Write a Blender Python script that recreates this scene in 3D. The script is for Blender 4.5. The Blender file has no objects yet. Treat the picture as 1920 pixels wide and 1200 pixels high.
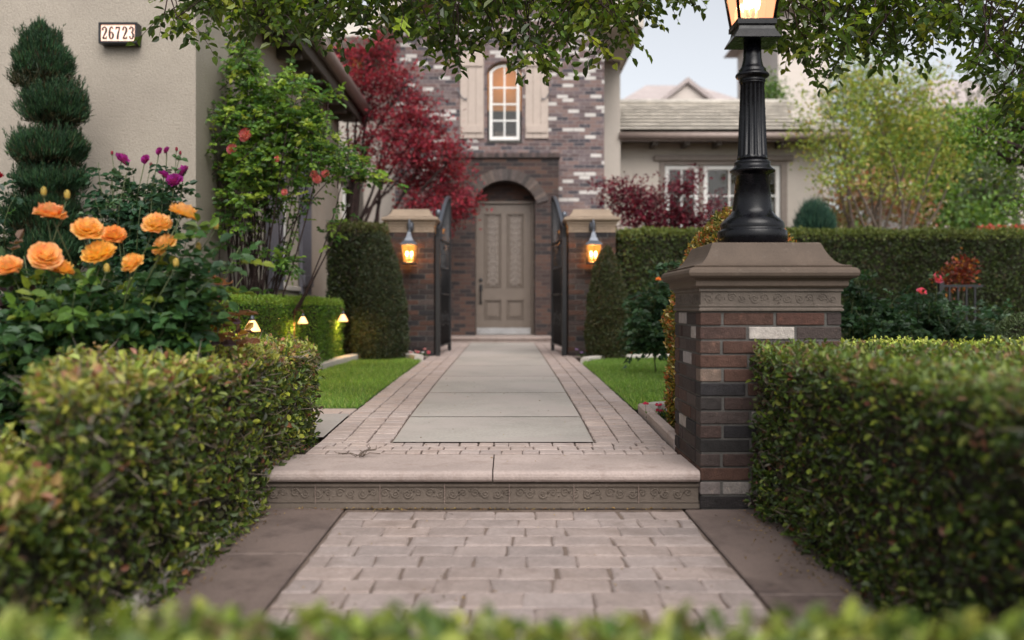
import bpy, bmesh, math, random
import numpy as np
from mathutils import Vector, Matrix, Euler
random.seed(7)
RNG = np.random.default_rng(11)
rad = math.radians
scene = bpy.context.scene
COL = scene.collection

# ------------------------------------------------------------------ camera, sky, sun, exposure
FPX, VX, VY, CZ = 1740.0, 950.0, 575.0, 0.905      # focal length in photo pixels, horizon, eye height (m)
cam_d = bpy.data.cameras.new("camera")
cam = bpy.data.objects.new("camera", cam_d)
COL.objects.link(cam)
cam.location = (0, 0, CZ)
cam.rotation_euler = (rad(90), 0, 0)
cam_d.sensor_width = 36.0
cam_d.lens = 36.0 * FPX / 1920.0
cam_d.shift_x = (960 - VX) / 1920.0
cam_d.shift_y = -(600 - VY) / 1920.0
cam_d.clip_start = 0.05
cam_d.clip_end = 2000
cam_d.dof.use_dof = True
cam_d.dof.focus_distance = 5.2
cam_d.dof.aperture_fstop = 1.38
scene.camera = cam

world = bpy.data.worlds.new("World")
scene.world = world
world.use_nodes = True
wn = world.node_tree
wn.nodes.clear()
w_out = wn.nodes.new("ShaderNodeOutputWorld")
w_bg = wn.nodes.new("ShaderNodeBackground")
w_sky = wn.nodes.new("ShaderNodeTexSky")
w_sky.sky_type = 'NISHITA'
w_sky.sun_disc = False
SUN_EL, SUN_ROT = rad(48), rad(166)
w_sky.sun_elevation = SUN_EL
w_sky.sun_rotation = SUN_ROT
w_sky.air_density = 1.0
w_sky.dust_density = 3.0
w_sky.ozone_density = 2.0
w_hs = wn.nodes.new("ShaderNodeHueSaturation")
w_hs.inputs["Saturation"].default_value = 0.22
wn.links.new(w_sky.outputs[0], w_hs.inputs["Color"])
wn.links.new(w_hs.outputs[0], w_bg.inputs[0])
w_bg.inputs[1].default_value = 0.115
wn.links.new(w_bg.outputs[0], w_out.inputs[0])

sun_d = bpy.data.lights.new("sun", 'SUN')
sun = bpy.data.objects.new("sun", sun_d)
COL.objects.link(sun)
sun_d.energy = 1.5
sun_d.angle = rad(55)
sun_d.color = (1.0, 0.94, 0.88)
# the sky's rotation runs clockwise from +Y seen from above
sdir = Vector((math.sin(SUN_ROT) * math.cos(SUN_EL), math.cos(SUN_ROT) * math.cos(SUN_EL), math.sin(SUN_EL)))
sun.rotation_euler = sdir.to_track_quat('Z', 'Y').to_euler()
scene.view_settings.view_transform = 'Standard'
scene.view_settings.look = 'None'
scene.view_settings.exposure = 0.88
scene.view_settings.gamma = 1.0
scene.cycles.max_bounces = 8
scene.cycles.diffuse_bounces = 4
scene.cycles.glossy_bounces = 3
scene.cycles.transmission_bounces = 4
scene.cycles.transparent_max_bounces = 8
scene.cycles.use_denoising = True
scene.cycles.sample_clamp_indirect = 4.0

def P(px, py, D):
    return Vector(((px - VX) * D / FPX, D, CZ + (VY - py) * D / FPX))
def PX(px, D): return (px - VX) * D / FPX
def PZ(py, D): return CZ + (VY - py) * D / FPX

def zw(y):                                   # height of the upper walk along its length
    return float(np.interp(y, [4.1, 5.0, 5.9, 8.5, 12.0, 16.1], [0.172, 0.185, 0.215, 0.25, 0.272, 0.293]))

# ------------------------------------------------------------------ object helpers
def tag(o, label=None, cat=None, group=None, kind=None):
    if label: o["label"] = label
    if cat: o["category"] = cat
    if group: o["group"] = group
    if kind: o["kind"] = kind
    return o
def empty(name, loc, label, cat, group=None, rz=0.0):
    o = bpy.data.objects.new(name, None)
    COL.objects.link(o)
    o.location = loc
    o.rotation_euler = (0, 0, rz)
    o.empty_display_size = 0.1
    return tag(o, label, cat, group)
def adopt(o, parent):                        # parent without moving (parents are never rotated or scaled)
    if parent is not None:
        o.parent = parent
        o.location = o.location - parent.location
def copy_tree(o, loc=None, parent=None):
    c = o.copy()
    COL.objects.link(c)
    if parent is not None: c.parent = parent
    if loc is not None: c.location = loc
    for ch in list(o.children): copy_tree(ch, None, c)
    return c

class MB:
    """collects shapes in world metres; build() links them as one mesh object"""
    def __init__(s): s.v = []; s.f = []; s.mi = []; s.col = []; s.sm = []
    def face(s, idx, m=0, c=(1, 1, 1), sm=False):
        s.f.append(tuple(idx)); s.mi.append(m); s.col.append(c); s.sm.append(sm)
    def add(s, verts, faces, m=0, c=(1, 1, 1), sm=False):
        b = len(s.v); s.v += [tuple(p) for p in verts]
        for f in faces: s.face([b + i for i in f], m, c, sm)
    def box(s, x0, x1, y0, y1, z0, z1, m=0, c=(1, 1, 1), rot=None, at=None):
        v = [Vector((x, y, z)) for z in (z0, z1) for y in (y0, y1) for x in (x0, x1)]
        if rot is not None:
            o = Vector(at) if at is not None else Vector(((x0+x1)/2, (y0+y1)/2, (z0+z1)/2))
            v = [rot @ (p - o) + o for p in v]
        s.add(v, [(0, 2, 3, 1), (4, 5, 7, 6), (0, 1, 5, 4), (2, 6, 7, 3), (0, 4, 6, 2), (1, 3, 7, 5)], m, c)
    def bbox(s, x0, x1, y0, y1, z0, z1, b=0.004, m=0, c=(1, 1, 1)):
        """box with chamfered edges"""
        b = min(b, (x1-x0)/2.2, (y1-y0)/2.2, (z1-z0)/2.2)
        v = []; idx = {}
        for ix, X in ((0, x0), (1, x1)):
            for iy, Y in ((0, y0), (1, y1)):
                for iz, Z in ((0, z0), (1, z1)):
                    dx = b if ix == 0 else -b; dy = b if iy == 0 else -b; dz = b if iz == 0 else -b
                    idx[ix, iy, iz] = len(v)
                    v += [(X, Y+dy, Z+dz), (X+dx, Y, Z+dz), (X+dx, Y+dy, Z)]
        g = lambda a, b_, c_, k: idx[a, b_, c_] + k
        F = []
        for ix in (0, 1):
            q = [g(ix, 0, 0, 0), g(ix, 1, 0, 0), g(ix, 1, 1, 0), g(ix, 0, 1, 0)]; F.append(q if ix else q[::-1])
        for iy in (0, 1):
            q = [g(0, iy, 0, 1), g(0, iy, 1, 1), g(1, iy, 1, 1), g(1, iy, 0, 1)]; F.append(q if iy else q[::-1])
        for iz in (0, 1):
            q = [g(0, 0, iz, 2), g(1, 0, iz, 2), g(1, 1, iz, 2), g(0, 1, iz, 2)]; F.append(q if iz else q[::-1])
        for a in (0, 1):
            for d in (0, 1):
                F.append([g(a, d, 0, 0), g(a, d, 1, 0), g(a, d, 1, 1), g(a, d, 0, 1)])
                F.append([g(a, 0, d, 0), g(a, 1, d, 0), g(a, 1, d, 2), g(a, 0, d, 2)])
                F.append([g(0, a, d, 1), g(1, a, d, 1), g(1, a, d, 2), g(0, a, d, 2)])
        for k in idx.values(): F.append([k, k+1, k+2])
        ctr = Vector(((x0+x1)/2, (y0+y1)/2, (z0+z1)/2)); out = []
        for f in F:
            p = [Vector(v[i]) for i in f]
            n = (p[1]-p[0]).cross(p[2]-p[0]); mid = sum(p, Vector())/len(p)
            out.append(f if n.dot(mid-ctr) >= 0 else f[::-1])
        s.add(v, out, m, c)
    def prism(s, poly, axis, a0, a1, m=0, c=(1, 1, 1)):
        """poly in the plane across axis ('y': (x,z); 'x': (y,z); 'z': (x,y)) extruded from a0 to a1"""
        n = len(poly)
        def pt(p, a): return {'y': (p[0], a, p[1]), 'x': (a, p[0], p[1]), 'z': (p[0], p[1], a)}[axis]
        v = [pt(p, a0) for p in poly] + [pt(p, a1) for p in poly]
        area = sum(poly[i][0]*poly[(i+1) % n][1] - poly[(i+1) % n][0]*poly[i][1] for i in range(n))
        flip = (area > 0) == (axis in 'zx')
        F = [list(range(n))[::-1] if flip else list(range(n)), [n+i for i in range(n)] if flip else [n+i for i in range(n)][::-1]]
        for i in range(n):
            j = (i+1) % n
            q = [i, j, n+j, n+i]; F.append(q if flip else q[::-1])
        s.add(v, F, m, c)
    def lathe(s, prof, cx=0, cy=0, seg=32, m=0, c=(1, 1, 1), flute=None, sm=True, caps=True):
        b = len(s.v); n = len(prof)
        for k, (r, z) in enumerate(prof):
            for i in range(seg):
                a = 2*math.pi*i/seg
                rr = r
                if flute and flute[0] <= k <= flute[1]: rr = r - flute[3]*(0.5 - 0.5*math.cos(a*flute[2]))**1.0
                s.v.append((cx+rr*math.cos(a), cy+rr*math.sin(a), z))
        for k in range(n-1):
            for i in range(seg):
                j = (i+1) % seg
                s.face([b+k*seg+i, b+k*seg+j, b+(k+1)*seg+j, b+(k+1)*seg+i], m, c, sm)
        if caps:
            s.face([b+i for i in range(seg)][::-1], m, c); s.face([b+(n-1)*seg+i for i in range(seg)], m, c)
    def sq(s, prof, cx, cy, m=0, c=(1, 1, 1), caps=True):
        """square rings: prof of (half width, z)"""
        b = len(s.v); n = len(prof)
        for h, z in prof:
            s.v += [(cx-h, cy-h, z), (cx+h, cy-h, z), (cx+h, cy+h, z), (cx-h, cy+h, z)]
        for k in range(n-1):
            for i in range(4):
                j = (i+1) % 4
                s.face([b+k*4+i, b+k*4+j, b+k*4+4+j, b+k*4+4+i], m, c)
        if caps:
            s.face([b+3, b+2, b+1, b], m, c); t = b+(n-1)*4; s.face([t, t+1, t+2, t+3], m, c)
    def tube(s, pts, r, seg=6, m=0, c=(1, 1, 1), sm=True):
        pts = [Vector(p) for p in pts]; n = len(pts)
        if not hasattr(r, '__len__'): r = [r]*n
        b = len(s.v); up = None
        for k, p in enumerate(pts):
            d = (pts[min(k+1, n-1)] - pts[max(k-1, 0)])
            if d.length < 1e-9: d = Vector((0, 0, 1))
            d.normalize()
            if up is None: up = d.orthogonal().normalized()
            up = (up - d*up.dot(d))
            if up.length < 1e-6: up = d.orthogonal()
            up.normalize(); w = d.cross(up)
            for i in range(seg):
                a = 2*math.pi*i/seg
                s.v.append(tuple(p + (up*math.cos(a) + w*math.sin(a))*r[k]))
        for k in range(n-1):
            for i in range(seg):
                j = (i+1) % seg
                s.face([b+k*seg+i, b+k*seg+j, b+(k+1)*seg+j, b+(k+1)*seg+i], m, c, sm)
        s.face([b+i for i in range(seg)][::-1], m, c); s.face([b+(n-1)*seg+i for i in range(seg)], m, c)
    def ball(s, p, r, m=0, c=(1, 1, 1), seg=12, rings=8, sc=(1, 1, 1)):
        b = len(s.v)
        for k in range(rings+1):
            t = math.pi*k/rings
            for i in range(seg):
                a = 2*math.pi*i/seg
                s.v.append((p[0]+r*sc[0]*math.sin(t)*math.cos(a), p[1]+r*sc[1]*math.sin(t)*math.sin(a), p[2]-r*sc[2]*math.cos(t)))
        for k in range(rings):
            for i in range(seg):
                j = (i+1) % seg
                s.face([b+k*seg+i, b+k*seg+j, b+(k+1)*seg+j, b+(k+1)*seg+i], m, c, True)
    def build(s, name, mats, parent=None, origin=None):
        if not isinstance(mats, (list, tuple)): mats = [mats]
        me = bpy.data.meshes.new(name)
        if origin is None:
            if parent is not None: origin = world_loc(parent)
            else:
                a = np.array(s.v); origin = Vector(((a[:, 0].min()+a[:, 0].max())/2, (a[:, 1].min()+a[:, 1].max())/2, a[:, 2].min()))
        origin = Vector(origin)
        vv = [(p[0]-origin[0], p[1]-origin[1], p[2]-origin[2]) for p in s.v]
        me.from_pydata(vv, [], s.f)
        for m in mats: me.materials.append(m)
        me.polygons.foreach_set("material_index", s.mi)
        me.polygons.foreach_set("use_smooth", s.sm)
        at = me.attributes.new("tint", 'FLOAT_COLOR', 'FACE')
        a = np.ones((len(s.f), 4), dtype=np.float32); a[:, :3] = np.array(s.col, dtype=np.float32)
        at.data.foreach_set("color", a.ravel())
        # UV in metres, projected along each face's main axis
        uv = me.uv_layers.new(name="UVMap")
        n = np.zeros(len(me.polygons)*3); me.polygons.foreach_get("normal", n); n = np.abs(n.reshape(-1, 3))
        tot = np.zeros(len(me.polygons), dtype=np.int32); me.polygons.foreach_get("loop_total", tot)
        vi = np.zeros(len(me.loops), dtype=np.int32); me.loops.foreach_get("vertex_index", vi)
        co = np.array(s.v)[vi]; ax = np.repeat(np.argmax(n, axis=1), tot)
        U = np.where(ax == 0, co[:, 1], co[:, 0]); V = np.where(ax == 2, co[:, 1], co[:, 2])
        uv.data.foreach_set("uv", np.stack([U, V], 1).astype(np.float32).ravel())
        me.update()
        o = bpy.data.objects.new(name, me)
        COL.objects.link(o)
        if parent is not None:
            o.parent = parent; o.location = origin - world_loc(parent)
        else: o.location = origin
        return o
def world_loc(o):
    p = Vector(o.location)
    while o.parent is not None:
        o = o.parent; p = p + Vector(o.location)
    return p

# ------------------------------------------------------------------ materials
def nodes(name):
    m = bpy.data.materials.new(name); m.use_nodes = True
    nt = m.node_tree; b = nt.nodes["Principled BSDF"]
    return m, nt, b
def N(nt, t, **kw):
    n = nt.nodes.new(t)
    for k, v in kw.items():
        if k in n.inputs: n.inputs[k].default_value = v
        else: setattr(n, k, v)
    return n
def mixc(nt, mode, fac, a, b):
    n = nt.nodes.new("ShaderNodeMix"); n.data_type = 'RGBA'; n.blend_type = mode
    for k, v in ((0, fac), (6, a), (7, b)):
        if isinstance(v, bpy.types.NodeSocket): nt.links.new(v, n.inputs[k])
        else: n.inputs[k].default_value = (v if k == 0 else (*v[:3], 1))
    return n.outputs[2]
def ramp(nt, src, stops, interp='LINEAR'):
    r = nt.nodes.new("ShaderNodeValToRGB"); r.color_ramp.interpolation = interp
    el = r.color_ramp.elements
    while len(el) < len(stops): el.new(0.5)
    for e, (p, c) in zip(el, stops):
        e.position = p; e.color = (*c[:3], 1) if hasattr(c, '__len__') else (c, c, c, 1)
    nt.links.new(src, r.inputs[0]); return r.outputs[0]
def coord(nt, kind="Object", scale=None):
    tc = nt.nodes.new("ShaderNodeTexCoord"); o = tc.outputs[kind]
    if scale is not None:
        mp = nt.nodes.new("ShaderNodeMapping"); mp.inputs["Scale"].default_value = scale
        nt.links.new(o, mp.inputs[0]); o = mp.outputs[0]
    return o
def noise(nt, co, scale, detail=4, rough=0.6):
    n = N(nt, "ShaderNodeTexNoise"); n.inputs["Scale"].default_value = scale
    n.inputs["Detail"].default_value = detail; n.inputs["Roughness"].default_value = rough
    nt.links.new(co, n.inputs["Vector"]); return n.outputs["Fac"]
def bump(nt, h, strength, dist, prev=None):
    b = N(nt, "ShaderNodeBump"); b.inputs["Strength"].default_value = strength; b.inputs["Distance"].default_value = dist
    nt.links.new(h, b.inputs["Height"])
    if prev is not None: nt.links.new(prev, b.inputs["Normal"])
    return b.outputs[0]
def mat_rough(name, color, var=0.25, scale=3.0, fine=120.0, bstr=0.4, bdist=0.004, rough=0.85, tint=False, spec=0.3, stain=None, metal=0.0):
    """a solid surface with uneven colour, specks and fine relief"""
    m, nt, b = nodes(name)
    co = coord(nt)
    n1 = noise(nt, co, scale, 6, 0.65); n2 = noise(nt, co, fine, 3, 0.6)
    lo = tuple(c*(1-var) for c in color); hi = tuple(min(1, c*(1+var)) for c in color)
    c = ramp(nt, n1, [(0.3, lo), (0.7, hi)])
    c = mixc(nt, 'MULTIPLY', 0.5, c, ramp(nt, n2, [(0.3, 0.72), (0.65, 1.12)]))
    if stain:
        n3 = noise(nt, co, stain[0], 5, 0.7)
        c = mixc(nt, 'MIX', ramp(nt, n3, [(stain[2], 0.0), (stain[2]+0.16, stain[3])]), c, stain[1])
    if tint:
        a = N(nt, "ShaderNodeAttribute", attribute_name="tint")
        c = mixc(nt, 'MULTIPLY', 1.0, c, a.outputs["Color"])
    nt.links.new(c, b.inputs["Base Color"])
    b.inputs["Roughness"].default_value = rough; b.inputs["Specular IOR Level"].default_value = spec
    b.inputs["Metallic"].default_value = metal
    nrm = bump(nt, n2, bstr, bdist)
    nrm = bump(nt, n1, bstr*0.5, bdist*3, nrm)
    nt.links.new(nrm, b.inputs["Normal"])
    return m
def mat_plain(name, color, rough=0.5, metal=0.0, spec=0.5, var=0.12, bs=0.08):
    m, nt, b = nodes(name)
    co = coord(nt); n1 = noise(nt, co, 9.0, 5, 0.65)
    c = ramp(nt, n1, [(0.3, tuple(x*(1-var) for x in color)), (0.7, tuple(min(1, x*(1+var)) for x in color))])
    nt.links.new(c, b.inputs["Base Color"])
    r = ramp(nt, noise(nt, co, 30.0, 4, 0.6), [(0.3, max(0, rough-0.08)), (0.7, min(1, rough+0.1))])
    nt.links.new(r, b.inputs["Roughness"])
    b.inputs["Metallic"].default_value = metal; b.inputs["Specular IOR Level"].default_value = spec
    nt.links.new(bump(nt, noise(nt, co, 60.0, 3, 0.5), bs, 0.002), b.inputs["Normal"])
    return m
def mat_emit(name, color, strength, base=(0.8, 0.6, 0.4)):
    m, nt, b = nodes(name)
    co = coord(nt)
    c = ramp(nt, noise(nt, co, 14.0, 2, 0.5), [(0.35, tuple(x*0.75 for x in color)), (0.65, color)])
    b.inputs["Base Color"].default_value = (*base, 1)
    nt.links.new(c, b.inputs["Emission Color"]); b.inputs["Emission Strength"].default_value = strength
    return m
def mat_brick(name, stops, mortar=(0.16, 0.145, 0.13), bw=0.205, bh=0.0675, white=None, bs=0.6, gain=1.0):
    m, nt, b = nodes(name)
    uv = coord(nt, "UV")
    br = N(nt, "ShaderNodeTexBrick"); br.offset = 0.5
    br.inputs["Color1"].default_value = (0, 0, 0, 1); br.inputs["Color2"].default_value = (1, 1, 1, 1)
    br.inputs["Mortar"].default_value = (0, 0, 0, 1)
    br.inputs["Scale"].default_value = 1.0; br.inputs["Mortar Size"].default_value = 0.0055
    br.inputs["Mortar Smooth"].default_value = 0.25; br.inputs["Bias"].default_value = 0.0
    br.inputs["Brick Width"].default_value = bw; br.inputs["Row Height"].default_value = bh
    dis = nt.nodes.new("ShaderNodeMix"); dis.data_type = 'VECTOR'
    nn = N(nt, "ShaderNodeTexNoise"); nn.inputs["Scale"].default_value = 9.0; nt.links.new(uv, nn.inputs["Vector"])
    sc = nt.nodes.new("ShaderNodeVectorMath"); sc.operation = 'MULTIPLY_ADD'
    sc.inputs[1].default_value = (0.008, 0.008, 0); nt.links.new(nn.outputs["Color"], sc.inputs[0]); nt.links.new(uv, sc.inputs[2])
    nt.links.new(sc.outputs[0], br.inputs["Vector"])
    c = ramp(nt, br.outputs["Color"], stops, 'CONSTANT')
    mott = ramp(nt, noise(nt, uv, 45.0, 5, 0.7), [(0.3, 0.6), (0.7, 1.3)])
    c = mixc(nt, 'MULTIPLY', 0.7, c, mott)
    c = mixc(nt, 'MULTIPLY', 0.5, c, ramp(nt, noise(nt, uv, 0.9, 4, 0.6), [(0.3, 0.75), (0.7, 1.2)]))
    if white: c = mixc(nt, 'MIX', ramp(nt, noise(nt, uv, 14.0, 6, 0.75), [(0.54, 0.0), (0.68, 0.55)]), c, white)
    c = mixc(nt, 'MIX', br.outputs["Fac"], c, mortar)
    nt.links.new(c, b.inputs["Base Color"]); b.inputs["Roughness"].default_value = 0.9; b.inputs["Specular IOR Level"].default_value = 0.25
    inv = ramp(nt, br.outputs["Fac"], [(0, 1.0), (1, 0.0)])
    n1 = bump(nt, inv, bs, 0.008); n1 = bump(nt, noise(nt, uv, 90.0, 4, 0.7), 0.5, 0.004, n1)
    nt.links.new(n1, b.inputs["Normal"])
    return m
def mat_leaf(name, trans=0.28, rough=0.42, spec=0.4, gain=1.0):
    m = bpy.data.materials.new(name); m.use_nodes = True; nt = m.node_tree; b = nt.nodes["Principled BSDF"]
    a = N(nt, "ShaderNodeAttribute", attribute_name="tint")
    co = coord(nt)
    c = mixc(nt, 'MULTIPLY', 0.55, a.outputs["Color"], ramp(nt, noise(nt, co, 70.0, 2, 0.5), [(0.3, 0.7), (0.7, 1.3)]))
    nt.links.new(c, b.inputs["Base Color"]); b.inputs["Roughness"].default_value = rough
    b.inputs["Specular IOR Level"].default_value = spec
    t = N(nt, "ShaderNodeBsdfTranslucent")
    tc = mixc(nt, 'MULTIPLY', 1.0, c, (1.5*gain, 1.45*gain, 0.6*gain)); nt.links.new(tc, t.inputs[0])
    mx = N(nt, "ShaderNodeMixShader"); mx.inputs[0].default_value = trans
    nt.links.new(b.outputs[0], mx.inputs[1]); nt.links.new(t.outputs[0], mx.inputs[2])
    nt.links.new(mx.outputs[0], nt.nodes["Material Output"].inputs[0])
    return m
def mat_glass(name, tintc=(0.02, 0.022, 0.022), rough=0.04, spec=0.9):
    m, nt, b = nodes(name)
    b.inputs["Base Color"].default_value = (*tintc, 1); b.inputs["Specular IOR Level"].default_value = spec
    co = coord(nt)
    nt.links.new(ramp(nt, noise(nt, co, 4.0, 3, 0.5), [(0.3, rough), (0.7, rough+0.05)]), b.inputs["Roughness"])
    nt.links.new(bump(nt, noise(nt, co, 2.2, 2, 0.5), 0.08, 0.02), b.inputs["Normal"])
    return m
def mat_clear(name, tr=0.8):
    m = bpy.data.materials.new(name); m.use_nodes = True; nt = m.node_tree
    g = N(nt, "ShaderNodeBsdfGlossy"); g.inputs["Roughness"].default_value = 0.03
    t = N(nt, "ShaderNodeBsdfTransparent"); t.inputs[0].default_value = (0.92, 0.9, 0.86, 1)
    mx = N(nt, "ShaderNodeMixShader"); mx.inputs[0].default_value = 1-tr
    nt.links.new(t.outputs[0], mx.inputs[1]); nt.links.new(g.outputs[0], mx.inputs[2])
    nt.links.new(mx.outputs[0], nt.nodes["Material Output"].inputs[0])
    return m

M = {}
M['stucco'] = mat_rough('stucco', (0.35, 0.308, 0.256), 0.10, 1.1, 58.0, 0.7, 0.010, 0.92, stain=(0.9, (0.295, 0.258, 0.215), 0.48, 0.75))
M['stucco_pale'] = mat_rough('stucco_pale', (0.52, 0.465, 0.41), 0.08, 1.2, 60.0, 0.4, 0.006, 0.92)
M['stucco_far'] = mat_rough('stucco_far', (0.62, 0.55, 0.50), 0.06, 0.6, 20.0, 0.3, 0.006, 0.92)
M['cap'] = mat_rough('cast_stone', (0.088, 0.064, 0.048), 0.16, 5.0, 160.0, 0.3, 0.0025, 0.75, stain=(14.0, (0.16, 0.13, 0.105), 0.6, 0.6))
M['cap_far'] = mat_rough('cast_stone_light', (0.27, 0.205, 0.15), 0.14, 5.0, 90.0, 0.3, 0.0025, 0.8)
M['band'] = mat_rough('carved_stone', (0.105, 0.085, 0.07), 0.22, 9.0, 140.0, 0.5, 0.004, 0.88)
M['mortar'] = mat_rough('mortar', (0.085, 0.080, 0.074), 0.2, 12.0, 150.0, 0.7, 0.005, 0.95)
M['brickgeo'] = mat_rough('brick', (1, 1, 1), 0.38, 26.0, 190.0, 0.9, 0.006, 0.88, tint=True, stain=(34.0, (2.3, 2.1, 1.95), 0.58, 0.6))
WB = (0.56, 0.53, 0.50)
M['brickwall'] = mat_brick('tumbled_brick', [(0, (0.11, 0.08, 0.08)), (0.16, (0.17, 0.112, 0.105)), (0.34, (0.145, 0.112, 0.117)), (0.5, (0.065, 0.06, 0.07)),
    (0.62, (0.16, 0.12, 0.12)), (0.73, (0.205, 0.14, 0.128)), (0.84, WB)], mortar=(0.22, 0.19, 0.185), white=(0.40, 0.37, 0.36))
M['brickdark'] = mat_brick('portal_brick', [(0, (0.055, 0.038, 0.036)), (0.2, (0.088, 0.053, 0.044)), (0.42, (0.068, 0.047, 0.043)), (0.6, (0.036, 0.031, 0.032)),
    (0.78, (0.10, 0.06, 0.048))], mortar=(0.085, 0.073, 0.067))
M['concrete_pink'] = mat_rough('pink_concrete', (0.37, 0.30, 0.272), 0.15, 2.5, 90.0, 0.6, 0.004, 0.8, tint=True, stain=(7.0, (0.25, 0.19, 0.165), 0.53, 0.75))
M['patio_stone'] = mat_rough('weathered_pavers', (0.31, 0.252, 0.23), 0.2, 3.5, 70.0, 0.9, 0.006, 0.82, tint=True, stain=(3.2, (0.20, 0.155, 0.135), 0.5, 0.7))
M['concrete_brown'] = mat_rough('brown_concrete', (0.165, 0.124, 0.108), 0.22, 1.8, 110.0, 0.5, 0.003, 0.66, stain=(2.6, (0.075, 0.055, 0.05), 0.50, 0.9))
M['slab'] = mat_rough('grey_slate_concrete', (0.36, 0.332, 0.30), 0.14, 1.6, 60.0, 0.3, 0.003, 0.7, tint=True, stain=(1.5, (0.385, 0.342, 0.315), 0.44, 0.9))
M['joint_dark'] = mat_rough('dark_joint', (0.115, 0.085, 0.072), 0.3, 12.0, 160.0, 0.7, 0.004, 0.95)
M['joint'] = mat_rough('sand_joint', (0.22, 0.165, 0.14), 0.3, 12.0, 160.0, 0.7, 0.004, 0.95)
M['riser'] = mat_rough('riser_stone', (0.135, 0.108, 0.088), 0.2, 4.0, 120.0, 0.5, 0.004, 0.88)
M['curb'] = mat_rough('curb_concrete', (0.46, 0.42, 0.38), 0.15, 4.0, 90.0, 0.4, 0.004, 0.88)
M['soil'] = mat_rough('soil', (0.055, 0.038, 0.026), 0.4, 4.0, 60.0, 0.9, 0.02, 0.97)
M['turf'] = mat_rough('turf_base', (0.07, 0.13, 0.025), 0.35, 3.0, 90.0, 0.9, 0.01, 0.95)
M['black_iron'] = mat_plain('black_iron', (0.012, 0.012, 0.014), 0.36, 0.0, 0.5)
M['black_paint'] = mat_plain('black_gloss_paint', (0.003, 0.003, 0.0045), 0.27, 0.0, 0.28, bs=0.12)
M['grey_iron'] = mat_plain('grey_iron', (0.10, 0.11, 0.13), 0.38, 0.6, 0.5)
M['door'] = mat_plain('taupe_door_paint', (0.155, 0.125, 0.103), 0.42, 0, 0.4, 0.08)
M['door_orn'] = mat_plain('door_relief', (0.27, 0.235, 0.21), 0.5, 0, 0.4, 0.1)
M['kick'] = mat_plain('brushed_kickplate', (0.55, 0.55, 0.56), 0.32, 0.9, 0.5)
M['shutter_beige'] = mat_plain('beige_shutter', (0.44, 0.365, 0.315), 0.6, 0, 0.3, 0.07)
M['shutter_grey'] = mat_plain('slate_shutter', (0.13, 0.125, 0.145), 0.55, 0, 0.3, 0.1)
M['white'] = mat_plain('white_frame', (0.74, 0.73, 0.70), 0.5, 0, 0.4, 0.05)
M['trim'] = mat_plain('taupe_trim', (0.24, 0.20, 0.175), 0.65, 0, 0.3, 0.1)
M['gutter'] = mat_plain('brown_gutter', (0.27, 0.21, 0.185), 0.45, 0.1, 0.4, 0.12)
M['soffit'] = mat_plain('soffit', (0.10, 0.085, 0.072), 0.75, 0, 0.3, 0.12)
M['tile'] = mat_rough('roof_tile', (0.46, 0.425, 0.375), 0.22, 3.0, 30.0, 0.5, 0.01, 0.85, tint=True)
M['tile_far'] = mat_rough('pale_roof_tile', (0.42, 0.36, 0.345), 0.1, 1.5, 12.0, 0.4, 0.01, 0.85)
M['glass'] = mat_glass('dark_glass')
M['clear'] = mat_clear('clear_glass', 0.955)
M['glowing_room'] = mat_emit('glowing_room', (1.0, 0.42, 0.07), 0.17, (0.3, 0.15, 0.05))  # emissive room surface: the lamplit look is put into the material
M['room_dark'] = mat_rough('dark_room', (0.02, 0.016, 0.012), 0.4, 3.0, 20.0, 0.1, 0.01, 0.9)
M['lamp_glass'] = mat_emit('lit_amber_glass', (1.0, 0.42, 0.10), 3.2)
M['lamp_glass_big'] = mat_emit('lit_street_glass', (1.0, 0.40, 0.18), 2.0)
M['flame'] = mat_emit('lamp_bulb', (1.0, 0.72, 0.38), 22.0)
M['shade_glass'] = mat_emit('lit_shade_glass', (1.0, 0.42, 0.13), 1.8)
M['sign_face'] = mat_emit('backlit_sign_face', (1.0, 0.52, 0.38), 0.52, (0.8, 0.6, 0.5))
M['copper'] = mat_plain('aged_copper', (0.13, 0.065, 0.04), 0.42, 0.7, 0.5)
M['bark'] = mat_rough('bark', (0.10, 0.075, 0.06), 0.35, 12.0, 60.0, 0.9, 0.012, 0.92)
M['bark_dark'] = mat_rough('dark_bark', (0.045, 0.028, 0.026), 0.35, 12.0, 60.0, 0.9, 0.01, 0.9)
M['bark_pale'] = mat_rough('pale_bark', (0.13, 0.10, 0.08), 0.3, 12.0, 60.0, 0.7, 0.01, 0.9)
M['stem'] = mat_plain('green_stem', (0.07, 0.09, 0.03), 0.55)
M['leaf'] = mat_leaf('leaf', 0.30)
M['leaf_thin'] = mat_leaf('thin_leaf', 0.45, 0.38, 0.45, 1.1)
M['leaf_dark'] = mat_leaf('dark_leaf', 0.15, 0.45, 0.35)
M['leaf_red'] = mat_leaf('red_leaf', 0.32, 0.5, 0.25)
M['needle'] = mat_leaf('needle', 0.1, 0.55, 0.25)
M['petal'] = mat_leaf('petal', 0.35, 0.5, 0.25, 0.8)
M['inner'] = mat_rough('hedge_dark_core', (0.030, 0.027, 0.016), 0.5, 25.0, 90.0, 0.9, 0.03, 0.98)  # dark solid core added inside the foliage so light doesn't leak through

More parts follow.
